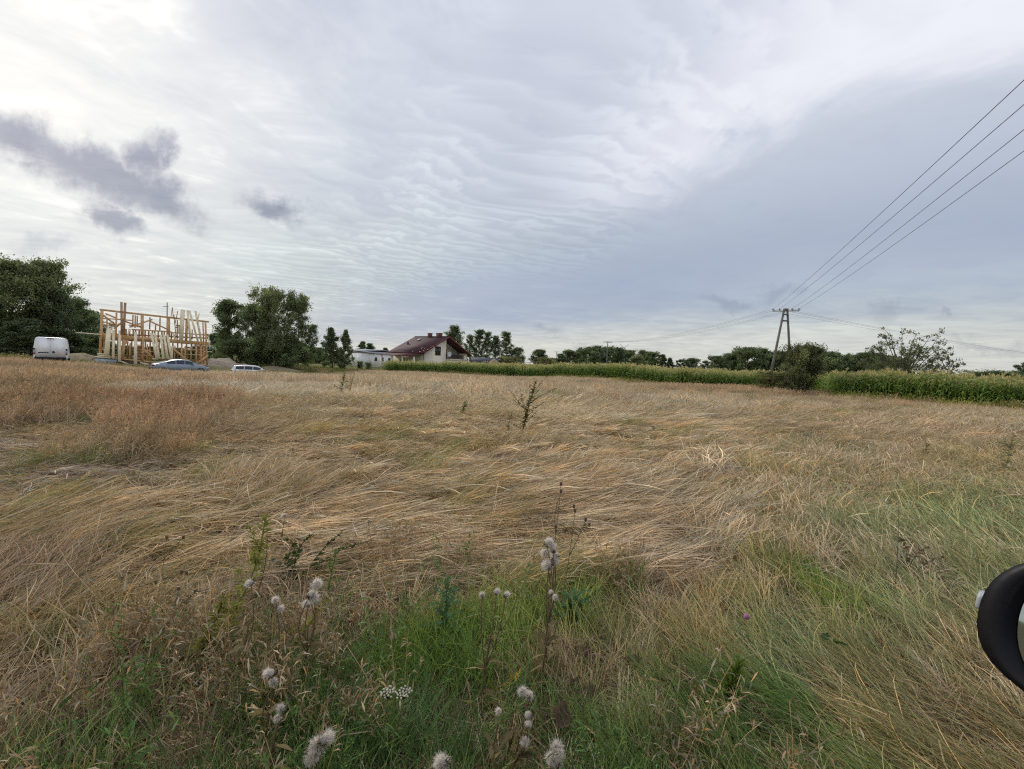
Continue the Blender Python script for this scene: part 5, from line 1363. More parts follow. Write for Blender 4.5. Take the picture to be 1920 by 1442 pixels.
# the photographer's own car: only its door mirror reaches into the picture
n_m = unit(np.array([-.945, -.267, .182])); E0 = at(1826, 1178, .60)
def mp(px, py, fwd=0.0):
    r = ray(px, py); o = np.array([0, 0, EYE])
    return o + r * ((E0 - o) @ n_m) / (r @ n_m) - n_m * fwd
own = empty('dark_car', (0, -.62, 0), 0, 'black door mirror of a parked car at the right edge', 'car')
def build_own():
    zoff = E0[2] - 1.12
    outer = [(1990, 1040), (1919, 1050), (1885, 1063), (1858, 1082), (1843, 1104), (1834, 1126), (1827, 1158), (1827, 1192), (1834, 1211), (1846, 1232), (1873, 1262), (1919, 1299), (1990, 1345)]
    glass = [(1990, 1086), (1942, 1090), (1919, 1113), (1909, 1134), (1903, 1156), (1899, 1184), (1900, 1205), (1904, 1226), (1911, 1244), (1919, 1258), (1945, 1290), (1990, 1310)]
    def close(pl, n=40):
        P = [mp(*p) for p in pl]
        A, B = P[0], P[-1]; ax = unit(np.cross(n_m, [0, 0, 1.0])); ax = ax if (A - E0) @ ax > 0 else -ax
        h = (A + B) / 2; hv = (A - B) / 2
        for t in np.linspace(0, 1, 9)[1:-1]:
            a = math.pi / 2 - t * math.pi
            P.append(h - hv * math.sin(a) * 1.0 + ax * (.085 + .05 * math.cos(a)))
        P = np.array(P)
        d = np.r_[0, np.cumsum(np.linalg.norm(np.diff(np.vstack([P, P[:1]]), axis=0), axis=1))]
        u = np.linspace(0, d[-1], n, endpoint=False)
        PP = np.vstack([P, P[:1]])
        Q = np.stack([np.interp(u, d, PP[:, c]) for c in range(3)], 1)
        for _ in range(2): Q = (np.roll(Q, 1, 0) + 2 * Q + np.roll(Q, -1, 0)) / 4
        return Q
    O, G = close(outer), close(glass)
    c = O.mean(0)
    fwd = -n_m
    rings = [G + fwd * .014, G * .93 + O * .07 + fwd * .002, G * .5 + O * .5 - fwd * .006, O * .92 + G * .08 - fwd * .004, O + fwd * .006, O + fwd * .02]
    for f, k in ((.05, .97), (.085, .86), (.11, .62), (.122, .3)):
        rings.append(c + (O - c) * k + fwd * f)
    inv = np.array(own.location)
    S = np.array(rings) - inv; k, n = S.shape[:2]
    i = np.arange(k - 1)[:, None] * n; j = np.arange(n)[None]; j2 = (j + 1) % n
    q = np.stack([i + j, i + n + j, i + n + j2, i + j2], -1).reshape(-1, 4)
    hou = MB().add(S.reshape(-1, 3), q, [((k - 1) * n, (k - 1) * n + m + 1, (k - 1) * n + m) for m in range(1, n - 1)]).build('door_mirror', MT['mirror_black'], own, True)
    g = G + fwd * .008 - inv
    MB().add(np.vstack([g, g.mean(0)]), None, [(m, (m + 1) % n, n) for m in range(n)]).build('mirror_glass', MT['mirror_glass'], hou, True)
    # turn-signal lens wrapped round the outer front of the housing
    l0, l1 = mp(1826, 1113, .035), mp(1826, 1143, .035)
    ax = unit(np.cross(n_m, [0, 0, 1.0])); ax = ax if (mp(1990, 1150) - E0) @ ax > 0 else -ax
    bevel(MB().bar((l0 + l1) / 2 - inv - ax * .014, (l0 + l1) / 2 - inv + ax * .03 + fwd * .02, .03, np.linalg.norm(l1 - l0), up=(0, 0, 1)).build('indicator_lens', MT['lamp_clear'], hou), .004)
    inner = c + ax * .16
    MB().bar(c + fwd * .05 + ax * .08 - inv - np.array([0, 0, .06]), np.array([c[0] + .14, .24, c[2] - .10]) - inv, .07, .05).build('mirror_arm', MT['black_plastic'], hou)
    # the rest of the car stands outside the picture
    st = [(x - 2.25, w_ * .96, h * 1.08) for x, w_, h in SEDAN]
    secs = []
    for x, w_, h in st:
        pr = [(-w_ * .80, .3), (-w_ * .97, .45), (-w_, .62), (-w_ * .985, h - .12), (-w_ * .90, h - .02), (-w_ * .5, h + .015)]
        pr = pr + [(-y, z) for y, z in reversed(pr)]
        secs.append([(x + .2, y, z) for y, z in pr])
    bevel(loft(secs).build('body', MT['dark_paint'], own, True), .02)
    gh = []
    for x, r, w_ in SEDGH:
        x2 = x - 2.25 + .2; b = .80; z0 = 1.0; r2 = max(z0 + .01, min(r * 1.03, 1.48)); ww = b + (.54 - b) * min(1, (r2 - z0) / .42)
        pr = [(-b, z0 - .05), (-b, z0), (-(b + ww) / 2, (z0 + r2) / 2), (-ww, r2 - .03), (-ww * .7, r2)]
        gh.append([(x2, y, z) for y, z in pr + [(-y, z) for y, z in reversed(pr)]])
    bevel(loft(gh).build('cabin', MT['car_glass'], own, True), .015)
    for s_ in (-1, 1):
        for x in (-1.25, 1.7): wheel(own, x, s_ * .72, .34, .22)
build_own()

# ------------------------------------------------------------------ power line
def wire(A, B, sag, label, n=24, r=.011, group='overhead wires'):
    t = np.linspace(0, 1, n)[:, None]
    P = A * (1 - t) + B * t; P[:, 2] -= (4 * sag * t * (1 - t))[:, 0]
    o = MB().tube(P, r, 5).build('overhead_wire', MT['wire'], None, True)
    return tag(o, label, 'wire', group)

F1 = at(1440, 700, 48.0); F1[2] = float(gz(F1[0], F1[1])) - .3
top = at(1473, 584, 48.5)
F2 = at(1488, 700, 50.0); F2[2] = float(gz(F2[0], F2[1])) - .3
pole = empty('a_frame_pole', (F1[0], F1[1], F1[2] + .3), 0, 'A-shaped concrete power pole with crossarm, tallest pole on the right', 'power pole')
inv = np.array(pole.location)
cd = unit(np.array([.91, -.41, 0]))                         # crossarm axis
for f, tp in ((F1, top - cd * .16), (F2, top + cd * .16)):
    mb = MB(); mb.tube([f - inv, tp - inv + np.array([0, 0, .15])], [.16, .11], 8); o = mb.build('pole_leg', MT['concrete'], pole)
MB().tube([F1 - inv, F1 * .93 + (top - cd * .16) * .07 - inv], [.36, .24], 8).build('pole_foot', MT['concrete'], pole)
s1 = F1 * .20 + (top - cd * .16) * .80
MB().box(F1 * .79 + (top - cd * .16) * .21 - inv + np.array([-.05, -.2, 0]), (.26, .04, .22)).build('warning_plate', MT['dish'], pole)
MB().bar(top - cd * .42 - inv - np.array([0, 0, 1.05]), top + cd * .36 - inv - np.array([0, 0, 1.05]), .16, .16).build('tie_beam', MT['concrete'], pole)
MB().bar(top - cd * .32 - inv - np.array([0, 0, .35]), top + cd * .32 - inv - np.array([0, 0, .35]), .16, .14).build('tie_beam', MT['concrete'], pole)
bevel(MB().box(top - inv + np.array([0, 0, .18]), (.46, .36, .30)).build('pole_head', MT['concrete'], pole), .05)
MB().bar(top - cd * 1.3 - inv + np.array([0, 0, .05]), top + cd * 1.3 - inv + np.array([0, 0, .05]), .09, .10).build('crossarm', MT['steel'], pole)
arm = []
for k, s_ in enumerate((-1.24, -.6, .6, 1.24)):
    q = top + cd * s_ + np.array([0, 0, .14])
    arm.append(q + np.array([0, 0, .14]))
    MB().lathe([(.025, 0), (.03, .05), (.07, .06), (.045, .12), (.07, .13), (.045, .2), (.02, .22)], 10, None, q - inv).build('insulator', MT['porcelain'], pole)
    MB().tube([q - inv - cd * .0 + np.array([0, -.02, 0]), q - inv + np.array([-.12, -.30, -.02]), q - inv + np.array([-.15, -.55, .02])], [.03, .05, .02], 6).build('strain_insulator', MT['porcelain'], pole)
# four wires passing above the photographer
ex = [(1920, 150), (1920, 196), (1920, 243), (1920, 283)]
names = ['uppermost', 'second', 'third', 'lowest']
for k in range(4):
    A = arm[k]; d = np.array([-.41, -.91])
    r = ray(*ex[k])
    hgt = A[2] - EYE - .55
    P = np.array([0, 0, EYE]) + r * (hgt / r[2])
    ext = P + (P - A) * .75; ext[2] = A[2]
    # fit the sag so that the wire passes through P
    L = np.linalg.norm((ext - A)[:2]); tt = np.linalg.norm((P - A)[:2]) / L
    sag = (A[2] - P[2]) / (4 * tt * (1 - tt))
    wire(A, ext, sag, '%s of the four wires running from the A-pole to the upper right edge' % names[k], r=.010)

def single_pole(px, Y, topy, label):
    p = onground(px, Y); h = at(px, topy, Y)[2] - p[2]
    o = empty('power_pole', p, 0, label, 'power pole')
    MB().tube([(0, 0, -.3), (0, 0, h)], [.19, .12], 8).build('pole_shaft', MT['concrete'], o)
    MB().bar((-1.3, 0, h - .25), (1.3, 0, h - .25), .12, .14).build('crossarm', MT['steel'], o)
    tops = []
    for s_ in (-1.2, -.5, .5, 1.2):
        MB().lathe([(.03, 0), (.07, .04), (.07, .16), (.02, .22)], 8, None, (s_, 0, h - .18)).build('insulator', MT['porcelain'], o)
        tops.append(p + np.array([s_, 0, h + .02]))
    return tops
t2 = single_pole(1137, 130, 640, 'single concrete pole with short crossarm in front of the far wood')
t3 = single_pole(1042, 262, 659, 'smallest far power pole left of the far wood')
for k in range(4):
    wire(arm[k], t2[k], 1.3, 'wire from the A-pole left to the single pole, %s of four' % names[k], r=.010)
    wire(t2[k], t3[k], 1.6, 'far wire between the two distant poles, %s of four' % names[k], r=.010)
q = at(2100, 680, 120.0); q[2] = arm[0][2] - .2
for k in range(3):
    wire(arm[k + 1] - np.array([0, 0, .35]), q + np.array([.5 * k, -.8 * k, -.25 * (k == 2)]), .9, 'wire from the A-pole to the right behind the spreading tree, %s of three' % ['uppermost', 'middle', 'lowest'][k], r=.010)
# wires behind the timber frame and grove, and their pole
a0, a1 = at(40, 553, 75), at(775, 633, 160)
for k, dz_ in enumerate((0, -.35, -2.2)):
    wire(a0 + np.array([0, 0, dz_]), a1 + np.array([0, 0, dz_ * 1.6]), .3, 'faint wire crossing behind the timber frame and grove, %s of three' % ['uppermost', 'middle', 'lowest'][k], r=.010)
p = onground(313, 95); h = at(313, 567, 95)[2] - p[2]
o = empty('power_pole', p, 0, 'thin pole with a short arm rising behind the timber frame', 'power pole')
MB().tube([(0, 0, -.3), (0, 0, h)], [.16, .09], 7).build('pole_shaft', MT['concrete'], o)
MB().bar((-.9, 0, h - .9), (.3, 0, h - .9), .1, .12).build('crossarm', MT['steel'], o)

# distant lattice pylon
def pylon():
    Y = 620.0
    p = onground(1168, Y); H = at(1168, 645, Y)[2] - p[2]
    o = empty('lattice_pylon', p, 0, 'faint lattice pylon with crossed top far behind the wood', 'pylon')
    w_ = lambda z: 3.6 * (1 - z / H) + 1.2
    zs = np.linspace(0, H * .86, 9)
    for sx in (-1, 1):
        for sy in (-1, 1):
            MB().bar((sx * w_(0), sy * w_(0), 0), (sx * w_(zs[-1]), sy * w_(zs[-1]), zs[-1]), .35, .35).build('tower_leg', MT['far_steel'], o)
    for i in range(8):
        for s_ in (-1, 1):
            MB().bar((s_ * w_(zs[i]), -w_(zs[i]), zs[i]), (-s_ * w_(zs[i + 1]), -w_(zs[i + 1]), zs[i + 1]), .22, .22).build('lattice_bar', MT['far_steel'], o)
    for s_ in (-1, 1):
        MB().bar((0, 0, H * .66), (s_ * H * .34, 0, H * .74), .4, .4).build('arm', MT['far_steel'], o)
        MB().bar((s_ * H * .34, 0, H * .74), (s_ * H * .34, 0, H * .5), .3, .3).build('insulator_string', MT['far_steel'], o)
        MB().bar((0, 0, H * .84), (s_ * H * .17, 0, H), .45, .45).build('horn', MT['far_steel'], o)
pylon()

# ------------------------------------------------------------------ plants of the verge, one by one
g9 = np.random.default_rng(99)
def root_of(px, Y):
    return onground(px, Y)

def Yh(px, py, h):
    return (EYE - h) / -ray(px, py)[2]

def curve(a, b, bend=.12, n=9, side=None):
    t = np.linspace(0, 1, n)[:, None]
    sd = g9.normal(0, 1, 3) if side is None else np.asarray(side, float)
    sd[2] = 0
    return a * (1 - t) + b * t + sd * bend * np.sin(t * math.pi) * np.linalg.norm(b - a) * .5

def plant(name, px, Y, label, cat, group=None, rootpx=None):
    r = root_of(px if rootpx is None else rootpx, Y)
    return empty(name, r, 0, label, cat, group), r

def fluff_head(o, c, r, seed):
    g = np.random.default_rng(seed)
    lean = np.array([g.normal(0, .9), g.normal(0, .9), .35 + .4 * g.normal()])
    r = r * .58
    n = 1100                                                # fine silky hairs
    d = unit(g.normal(0, 1, (n, 3)) + lean)
    rad = r * (.55 + .38 * g.random(n)) * (1 + .5 * np.maximum(0, d @ unit(lean)))
    mid = c + d * rad[:, None] * .55 + g.normal(0, r * .10, (n, 3)); tip = c + d * rad[:, None] + g.normal(0, r * .26, (n, 3)) - np.array([0, 0, r * .12])
    P = np.stack([c + d * r * .1, mid, tip], 1)
    sd = unit(np.cross(d, g.normal(0, 1, (n, 3))))
    b = (.86 + .2 * g.random(n)); dk = g.random(n) < .10; b[dk] *= .55
    mb = MB().ribbons(P, np.array([[r * .03, r * .05, r * .025]]), sd, np.stack([b, b * np.where(dk, .85, .965), b * np.where(dk, .7, .92)], 1))
    # woolly core of matted down
    th, ph = np.meshgrid(np.linspace(0, 2 * math.pi, 12, endpoint=False), np.linspace(.15, math.pi - .15, 7))
    q = np.stack([np.sin(ph) * np.cos(th), np.sin(ph) * np.sin(th), np.cos(ph)], -1).reshape(-1, 3)
    rr = r * .58 * (.8 + .4 * g.random(len(q)))
    i = np.arange(6)[:, None] * 12; j = np.arange(12)[None]; j2 = (j + 1) % 12
    mb.add(c + unit(lean) * r * .15 + q * rr[:, None], np.stack([i + j, i + 12 + j, i + 12 + j2, i + j2], -1).reshape(-1, 4), None, (.85, .81, .75))
    h = mb.build('seed_head', MT['fluff'], o)
    MB().lathe([(.001, -r * .85), (r * .30, -r * .65), (r * .36, -r * .35), (r * .26, -r * .1), (.001, 0)], 7, None, c - np.array([0, 0, r * .15])).ribbons(np.stack([np.tile(c - np.array([0, 0, r * .5]), (26, 1)), c + unit(bd := g.normal(0, 1, (26, 3)) - lean * .8) * r * .5, c + unit(bd) * r * (.75 + .4 * g.random((26, 1)))], 1), np.array([[r * .1, r * .2, r * .03]]), unit(np.cross(bd, g.normal(0, 1, (26, 3))))).build('bract_cup', MT['dry_brown'], h)

def small_leaves(P, n, L, w_, colr, up=.4, t0=.1, t1=1.0, spread=.18):
    mb = MB()
    t = t0 + (t1 - t0) * np.sort(g9.random(n)); k = len(P) - 1
    i = np.minimum((t * k).astype(int), k - 1); f = (t * k - i)[:, None]
    b = P[i] * (1 - f) + P[i + 1] * f
    d = unit(g9.normal(0, 1, (n, 3)) * np.array([1, 1, .4]) + np.array([0, 0, up]))
    l = L * (.5 + .8 * g9.random(n)) * (1.15 - .5 * t)
    Q = np.stack([b, b + d * (l * .5)[:, None], b + d * l[:, None] - np.array([0, 0, 1.0]) * (l * .15)[:, None]], 1)
    c = np.asarray(colr) * np.exp(g9.normal(0, spread, (n, 1)))
    mb.ribbons(Q, np.array([[w_ * .4, w_, w_ * .15]]), unit(np.cross(d, g9.normal(0, 1, (n, 3)))), c)
    return mb

mat('dry_brown', (.16, .105, .065), .9, var=.3, scale=60)
GS, YS, BS = (.17, .20, .075), (.27, .27, .10), (.20, .14, .085)

def thistle(label, heads, hgt, rad, rootdx=0.0, dryleaf=14, stemcol=BS):
    cx = np.mean([h[0] for h in heads]); Y = Yh(*heads[0], hgt)
    o, r = plant('seeding_thistle', cx, Y, label, 'thistle', 'thistles gone to seed', rootpx=cx + rootdx)
    tops = [at(hx, hy, Y + g9.normal(0, .02)) - r for hx, hy in heads]
    mb = MB(); main = np.mean(tops, 0); main = main * np.array([1, 1, .93])
    zero = np.zeros(3)
    P = curve(zero, main * .72, .06)
    mb.tube(P, np.linspace(.006, .0035, len(P)), 5, c=stemcol)
    for tp in tops:
        Q = curve(P[5], tp - np.array([0, 0, rad * .4]), .15, 6); mb.tube(Q, np.linspace(.003, .002, 6), 4, c=stemcol)
    mb.build('stem', MT['stem'], o)
    lv = small_leaves(P, dryleaf, .10, .022, (.24, .19, .10), .2, .1, 1, .3)
    for V in lv.v: pass
    lv.build('foliage', MT['weed'], o)
    for i, tp in enumerate(tops): fluff_head(o, tp, rad * (.85 + .35 * g9.random()), int(g9.integers(0, 1e6)))
    return o
thistle('largest cottony thistle cluster standing before the lodged straw, right of centre', [(1026, 1018), (1037, 1030), (1022, 1036), (1038, 1050), (1030, 1060), (1042, 1042)], 0.72, .042, 20)
thistle('thistle with two white tufts left of centre above the green grass', [(592, 1094), (580, 1116), (590, 1122), (578, 1132)], 0.55, .040, -15)
thistle('single small white thistle tuft beside the tall yellow-green stalk', [(471, 1093)], 0.58, .034, -10)
thistle('faded thistle heads just left of the two white tufts', [(517, 1125), (522, 1140)], 0.55, .026, 5)
thistle('white thistle tuft on the yellow-green stalks at lower left', [(510, 1262), (513, 1278)], 0.42, .030, -20)
thistle('thistle head with brown cup below the lower left tuft', [(528, 1330), (520, 1345)], 0.36, .024, -10)
thistle('big fluffy thistle head with brown bracts at the bottom left of centre', [(606, 1388), (595, 1400), (583, 1412)], 0.32, .040, -10)
thistle('thistle tuft cut by the bottom edge near the middle', [(832, 1428), (822, 1440)], 0.28, .036, 0)
thistle('pair of drooping thistle heads beside the brown dead leaves', [(978, 1296), (992, 1306)], 0.38, .032, -20)
thistle('small pinkish thistle head left of the drooping pair', [(936, 1333)], 0.36, .026, -5)
thistle('stack of three cream thistle heads above the bottom right tuft', [(992, 1340), (990, 1362), (984, 1388)], 0.32, .024, -10)
thistle('large white thistle tuft at the bottom edge right of centre', [(1042, 1398), (1050, 1412), (1036, 1420), (1046, 1430)], 0.28, .036, 10)
thistle('three round white thistle heads in a row above the spiny green thistle', [(904, 1116), (931, 1111), (948, 1116)], 0.58, .026, 0)
thistle('pale thistle heads under the largest cottony cluster', [(1034, 1112), (1042, 1120)], 0.50, .026, 5)
thistle('lone white tuft lying in the straw left of the dark weeds', [(533, 967)], 0.30, .032, -6, dryleaf=4)

def stalk(label, name, cat, px0, top, Y, n, L, w_, colr, stemcol, branches=0, group=None, rad=.006, bend=.08, t0=.1, up=.5, blen=.3):
    o, r = plant(name, px0, Y, label, cat, group)
    tp = at(*top, Y) - r
    P = curve(np.zeros(3), tp, bend)
    mb = MB().tube(P, np.linspace(rad, rad * .35, len(P)), 5, c=stemcol)
    lv = small_leaves(P, n, L, w_, colr, up, t0)
    H = np.linalg.norm(tp)
    for b in range(branches):
        k = 2 + int(g9.integers(0, 5)); d = unit(g9.normal(0, 1, 3) * np.array([1, .6, 0]) + np.array([0, 0, .9]))
        Q = curve(P[k], P[k] + d * H * blen * (.6 + .7 * g9.random()), .1, 6)
        mb.tube(Q, np.linspace(rad * .5, rad * .2, 6), 4, c=stemcol)
        l2 = small_leaves(Q, max(4, n // (branches + 2)), L * .7, w_ * .8, colr, up)
        lv.add(np.concatenate(l2.v), np.concatenate(l2.q), None, np.concatenate(l2.c))
    mb.build('stem', MT['stem'], o); lv.build('foliage', MT['weed'], o)
    return o
YG = (.30, .29, .085)
stalk('tall yellow-green mugwort stalk leaning right at lower left', 'mugwort_plant', 'weed', 390, (497, 972), 2.25, 190, .075, .011, YG, YS, 3, bend=.10)
stalk('yellow-green mugwort stalk with narrow leaves left of the tallest one', 'mugwort_plant', 'weed', 372, (420, 1120), 2.1, 170, .075, .012, (.26, .27, .08), YS, 3)
stalk('yellowing stalk rising behind the lower left thistle tuft', 'mugwort_plant', 'weed', 540, (612, 1128), 2.2, 80, .06, .010, YG, YS, 1)
stalk('short leafy green-yellow stalk cut by the bottom edge below the lower left tuft', 'mugwort_plant', 'weed', 478, (520, 1290), 1.8, 130, .06, .012, (.25, .28, .09), GS, 2)
stalk('pale green branching stalk with yellow leaves at bottom centre', 'mugwort_plant', 'weed', 905, (1002, 1046), 2.05, 80, .06, .010, (.28, .31, .12), (.30, .33, .13), 6, bend=.05, rad=.007)
stalk('second pale green stalk branching right of the first at bottom centre', 'mugwort_plant', 'weed', 925, (985, 1315), 1.75, 50, .05, .009, (.26, .32, .12), (.30, .33, .13), 5, bend=.05)
stalk('yellow leaf spray on the pale branching stalk', 'mugwort_plant', 'weed', 940, (978, 1262), 2.0, 26, .04, .014, (.52, .38, .05), YS, 1)
stalk('small yellow-green weed at the left edge', 'mugwort_plant', 'weed', 22, (30, 1205), 2.2, 80, .06, .011, (.24, .26, .08), GS, 2)
stalk('fresh green weed tip among the straw left of the two white tufts', 'mugwort_plant', 'weed', 620, (632, 1030), 2.7, 60, .05, .010, (.20, .26, .08), GS, 1)
stalk('grassy horsetail-like green tuft at the right edge of the bare patch', 'mugwort_plant', 'weed', 1395, (1385, 1250), 2.0, 220, .10, .007, (.16, .22, .05), GS, 6, up=2.0)
stalk('dark upright seed stalk above the tall yellow-green mugwort', 'dry_stalk', 'stalk', 470, (499, 965), 2.6, 24, .03, .006, (.12, .09, .05), (.16, .12, .07), 0, rad=.004)
stalk('dark leaning dead stalk over the straw at right', 'dry_stalk', 'stalk', 1716, (1685, 940), 3.1, 16, .03, .006, (.14, .11, .07), (.12, .095, .065), 2, rad=.0028, bend=.05)
stalk('tall branching weed standing in the middle of the field', 'field_weed', 'weed', 982, (1004, 716), 9.4, 200, .11, .022, (.13, .125, .055), (.11, .09, .05), 12, rad=.014, blen=.45)
stalk('short weed just left of the tall branching weed in the field', 'field_weed', 'weed', 958, (962, 768), 9.6, 50, .07, .016, (.17, .17, .07), (.16, .14, .07), 2, rad=.007)
stalk('upright green weed in the field left of the tall branching one', 'field_weed', 'weed', 869, (874, 752), 12.5, 110, .12, .02, (.19, .20, .08), (.18, .17, .07), 1, rad=.009)
stalk('dark weed far out in the field below the young pointed trees', 'field_weed', 'weed', 640, (646, 700), 17.5, 110, .14, .026, (.17, .18, .07), (.16, .14, .07), 4, rad=.013)
stalk('thin weed right of the dark weed far out in the field', 'field_weed', 'weed', 656, (664, 702), 18.0, 50, .10, .02, (.18, .18, .07), (.16, .14, .07), 2, rad=.010)
stalk('grey-green weed in the straw on the right, below the maize', 'field_weed', 'weed', 1742, (1740, 832), 8.6, 90, .09, .016, (.25, .22, .11), (.22, .18, .10), 6, rad=.006)
stalk('pale seeding weed at the right edge of the field', 'field_weed', 'weed', 1895, (1902, 812), 6.6, 120, .08, .018, (.30, .28, .15), (.25, .22, .12), 7, rad=.005)
# brown knapweed stems with dark heads
def knap(label, tops, Y):
    cx = tops[0][0]
    o, r = plant('knapweed_plant', cx - 8, Y, label, 'knapweed', 'dry knapweed stems with dark heads')
    mb = MB(); P = None
    hd = []
    for i, t in enumerate(tops):
        tp = at(t[0], t[1], Y) - r
        P = curve(np.zeros(3) if i == 0 else P[4], tp, .08, 8)
        mb.tube(P, np.linspace(.003, .0016, 8), 4, c=(.22, .17, .10)); hd.append(tp)
    mb.build('stem', MT['stem'], o)
    for tp in hd:
        MB().lathe([(.001, -.011), (.007, -.008), (.009, 0), (.008, .008), (.010, .015), (.001, .013)], 8, None, tp).build('seed_head', MT['dry_brown'], o)
    small_leaves(P, 12, .06, .007, (.20, .17, .08), .4).build('foliage', MT['weed'], o)
for lb, tops, Y in [('dark-headed knapweed with twin heads at left over the straw', [(313, 1008), (344, 1008), (290, 1050)], 2.9), ('low knapweed with dark heads left of the mugwort', [(230, 1085), (292, 1092), (340, 1073), (350, 1075)], 2.6),
                    ('knapweed heads in the brown grass at far left', [(165, 1165), (215, 1185)], 2.4), ('tall knapweed with dark heads above the largest cottony cluster', [(1052, 908), (1052, 922), (1076, 950)], 2.9),
                    ('branching knapweed right of the largest cottony cluster', [(1078, 958), (1098, 975), (1042, 988), (1060, 995), (1105, 985)], 2.7), ('short knapweed stems before the mugwort stalk', [(335, 1105), (348, 1130), (367, 1110)], 2.35)]:
    knap(lb, tops, Y)

# spiny green thistle, each leaf of its own
def spiny(px, top, Y, label):
    o, r = plant('spiny_thistle', px, Y, label, 'thistle')
    tp = at(*top, Y) - r
    P = curve(np.zeros(3), tp, .05)
    MB().tube(P, np.linspace(.008, .003, 9), 6, c=(.12, .19, .08)).build('stem', MT['stem'], o)
    for i in range(22):
        t = .12 + .86 * i / 21
        k = min(int(t * 8), 7); b = P[k] * (1 - (t * 8 - k)) + P[k + 1] * (t * 8 - k)
        a = i * 2.4; L = .15 * (1.1 - .6 * t) * (.8 + .4 * g9.random())
        d = np.array([math.cos(a), math.sin(a), .35 + .6 * t]); d = unit(d)
        sd = unit(np.cross(d, [0, 0, 1.0])); up = np.cross(sd, d)
        mb = MB(); V = [b]; tri = []
        m = 6; ax = [b + d * L * s_ + up * L * (.16 * math.sin(s_ * 3.1) - .25 * s_ ** 2) for s_ in np.linspace(0, 1, 2 * m + 1)]
        prev = None
        V = list(ax)
        for j in range(m):
            for s_ in (-1, 1):
                wv = L * .20 * math.sin((j + .8) / m * math.pi) ** .7 + .004
                tipv = ax[2 * j + 1] + sd * s_ * wv + d * L * .05 + up * .006 * g9.normal()
                V.append(tipv); n = len(V) - 1
                tri.append((2 * j, 2 * j + 2, n) if s_ > 0 else (2 * j, n, 2 * j + 2))
        mb.add(V, None, tri, np.array([.085, .17, .085]) * (.75 + .5 * g9.random()))
        mb.build('leaf', MT['weed'], o)
spiny(848, (838, 1092), 2.35, 'spiny blue-green thistle with lobed leaves left of the pale stalk')
spiny(1078, (1082, 1120), 2.6, 'small green thistle right of the pale heads under the cottony cluster')

# dark-leaved low weeds sprawling over the straw
def sprawl(px, Y, tips, n, label, colr, L=.045, w_=.022):
    o, r = plant('sprawling_weed', px, Y, label, 'weed')
    mb = MB(); lv = MB()
    for t in tips:
        tp = at(*t, Y + g9.normal(0, .15)) - r
        P = curve(np.zeros(3), tp, .15, 8); P[:, 2] += .06 * np.sin(np.linspace(0, math.pi, 8))
        mb.tube(P, np.linspace(.004, .002, 8), 4, c=(.12, .11, .06))
        l2 = small_leaves(P, n, L, w_, colr, .3, .1, 1, .3); lv.add(np.concatenate(l2.v), np.concatenate(l2.q), None, np.concatenate(l2.c))
    mb.build('stem', MT['stem'], o); lv.build('foliage', MT['weed'], o)
sprawl(560, 2.95, [(500, 1050), (540, 1010), (590, 998), (640, 1000), (690, 1015), (620, 1050), (560, 1030)], 26, 'dark green weed sprawling over the straw left of centre', (.075, .105, .045))
sprawl(1090, 2.6, [(1070, 1130), (1110, 1120), (1130, 1170), (1090, 1160)], 24, 'leafy green weed beside the small green thistle', (.10, .17, .05))
sprawl(1730, 3.4, [(1690, 1010), (1740, 1025), (1770, 1045), (1710, 1050)], 26, 'brown withered weed lying in the grass at right', (.20, .15, .10))
sprawl(1512, 11.2, [(1488, 814), (1505, 810), (1530, 812), (1552, 820), (1525, 822), (1540, 816)], 46, 'dark clump of cut weeds lying on the straw at right', (.13, .13, .08), .09, .025)
sprawl(1235, 10.6, [(1205, 808), (1225, 800), (1250, 806), (1262, 816)], 40, 'olive tuft in the straw right of centre', (.14, .14, .06), .08, .02)
sprawl(985, 10.5, [(930, 800), (960, 795), (1010, 800)], 40, 'grey-green leaves at the foot of the tall branching weed', (.19, .21, .13), .08, .026)

# yarrow and clover
mat('yarrow_cream', (.62, .58, .45), .9, var=.25, scale=120)
def yarrow(px, top, Y, label):
    o, r = plant('yarrow_plant', px, Y, label, 'yarrow', 'yarrow flowers')
    tp = at(*top, Y) - r; P = curve(np.zeros(3), tp * np.array([1, 1, .93]), .05, 7)
    mb = MB().tube(P, np.linspace(.004, .002, 7), 4, c=GS); fl = []
    for i in range(22):
        a = i * 2.4; q = tp + np.array([math.cos(a), math.sin(a), 0]) * .03 * math.sqrt(i / 21) + np.array([0, 0, .003 * g9.normal()])
        mb.tube([P[-1], q], .0012, 3, c=GS); fl.append(q)
    mb.build('stem', MT['stem'], o)
    for q in fl: MB().lathe([(.001, -.004), (.0042, 0), (.0035, .003), (.001, .004)], 6, None, q).build('flower', MT['yarrow_cream'], o)
    small_leaves(P, 14, .06, .008, (.15, .2, .08), .4).build('foliage', MT['weed'], o)
yarrow(735, (727, 1297), Yh(727, 1297, .36), 'flat white yarrow flower in the green grass, left of two')
yarrow(752, (757, 1299), Yh(757, 1299, .36), 'flat white yarrow flower in the green grass, right of two')
mat('clover_pink', (.36, .16, .26), .8, var=.25, scale=80)
o, r = plant('clover_plant', 1402, 2.45, 'pink clover blossom with green leaves in the grass at right', 'clover')
tp = at(1400, 1157, 2.45) - r; P = curve(np.zeros(3), tp, .08, 7)
MB().tube(P, .003, 4, c=GS).build('stem', MT['stem'], o)
MB().lathe([(.001, -.016), (.012, -.010), (.017, 0), (.015, .010), (.007, .018), (.001, .019)], 10, None, tp).build('flower', MT['clover_pink'], o)
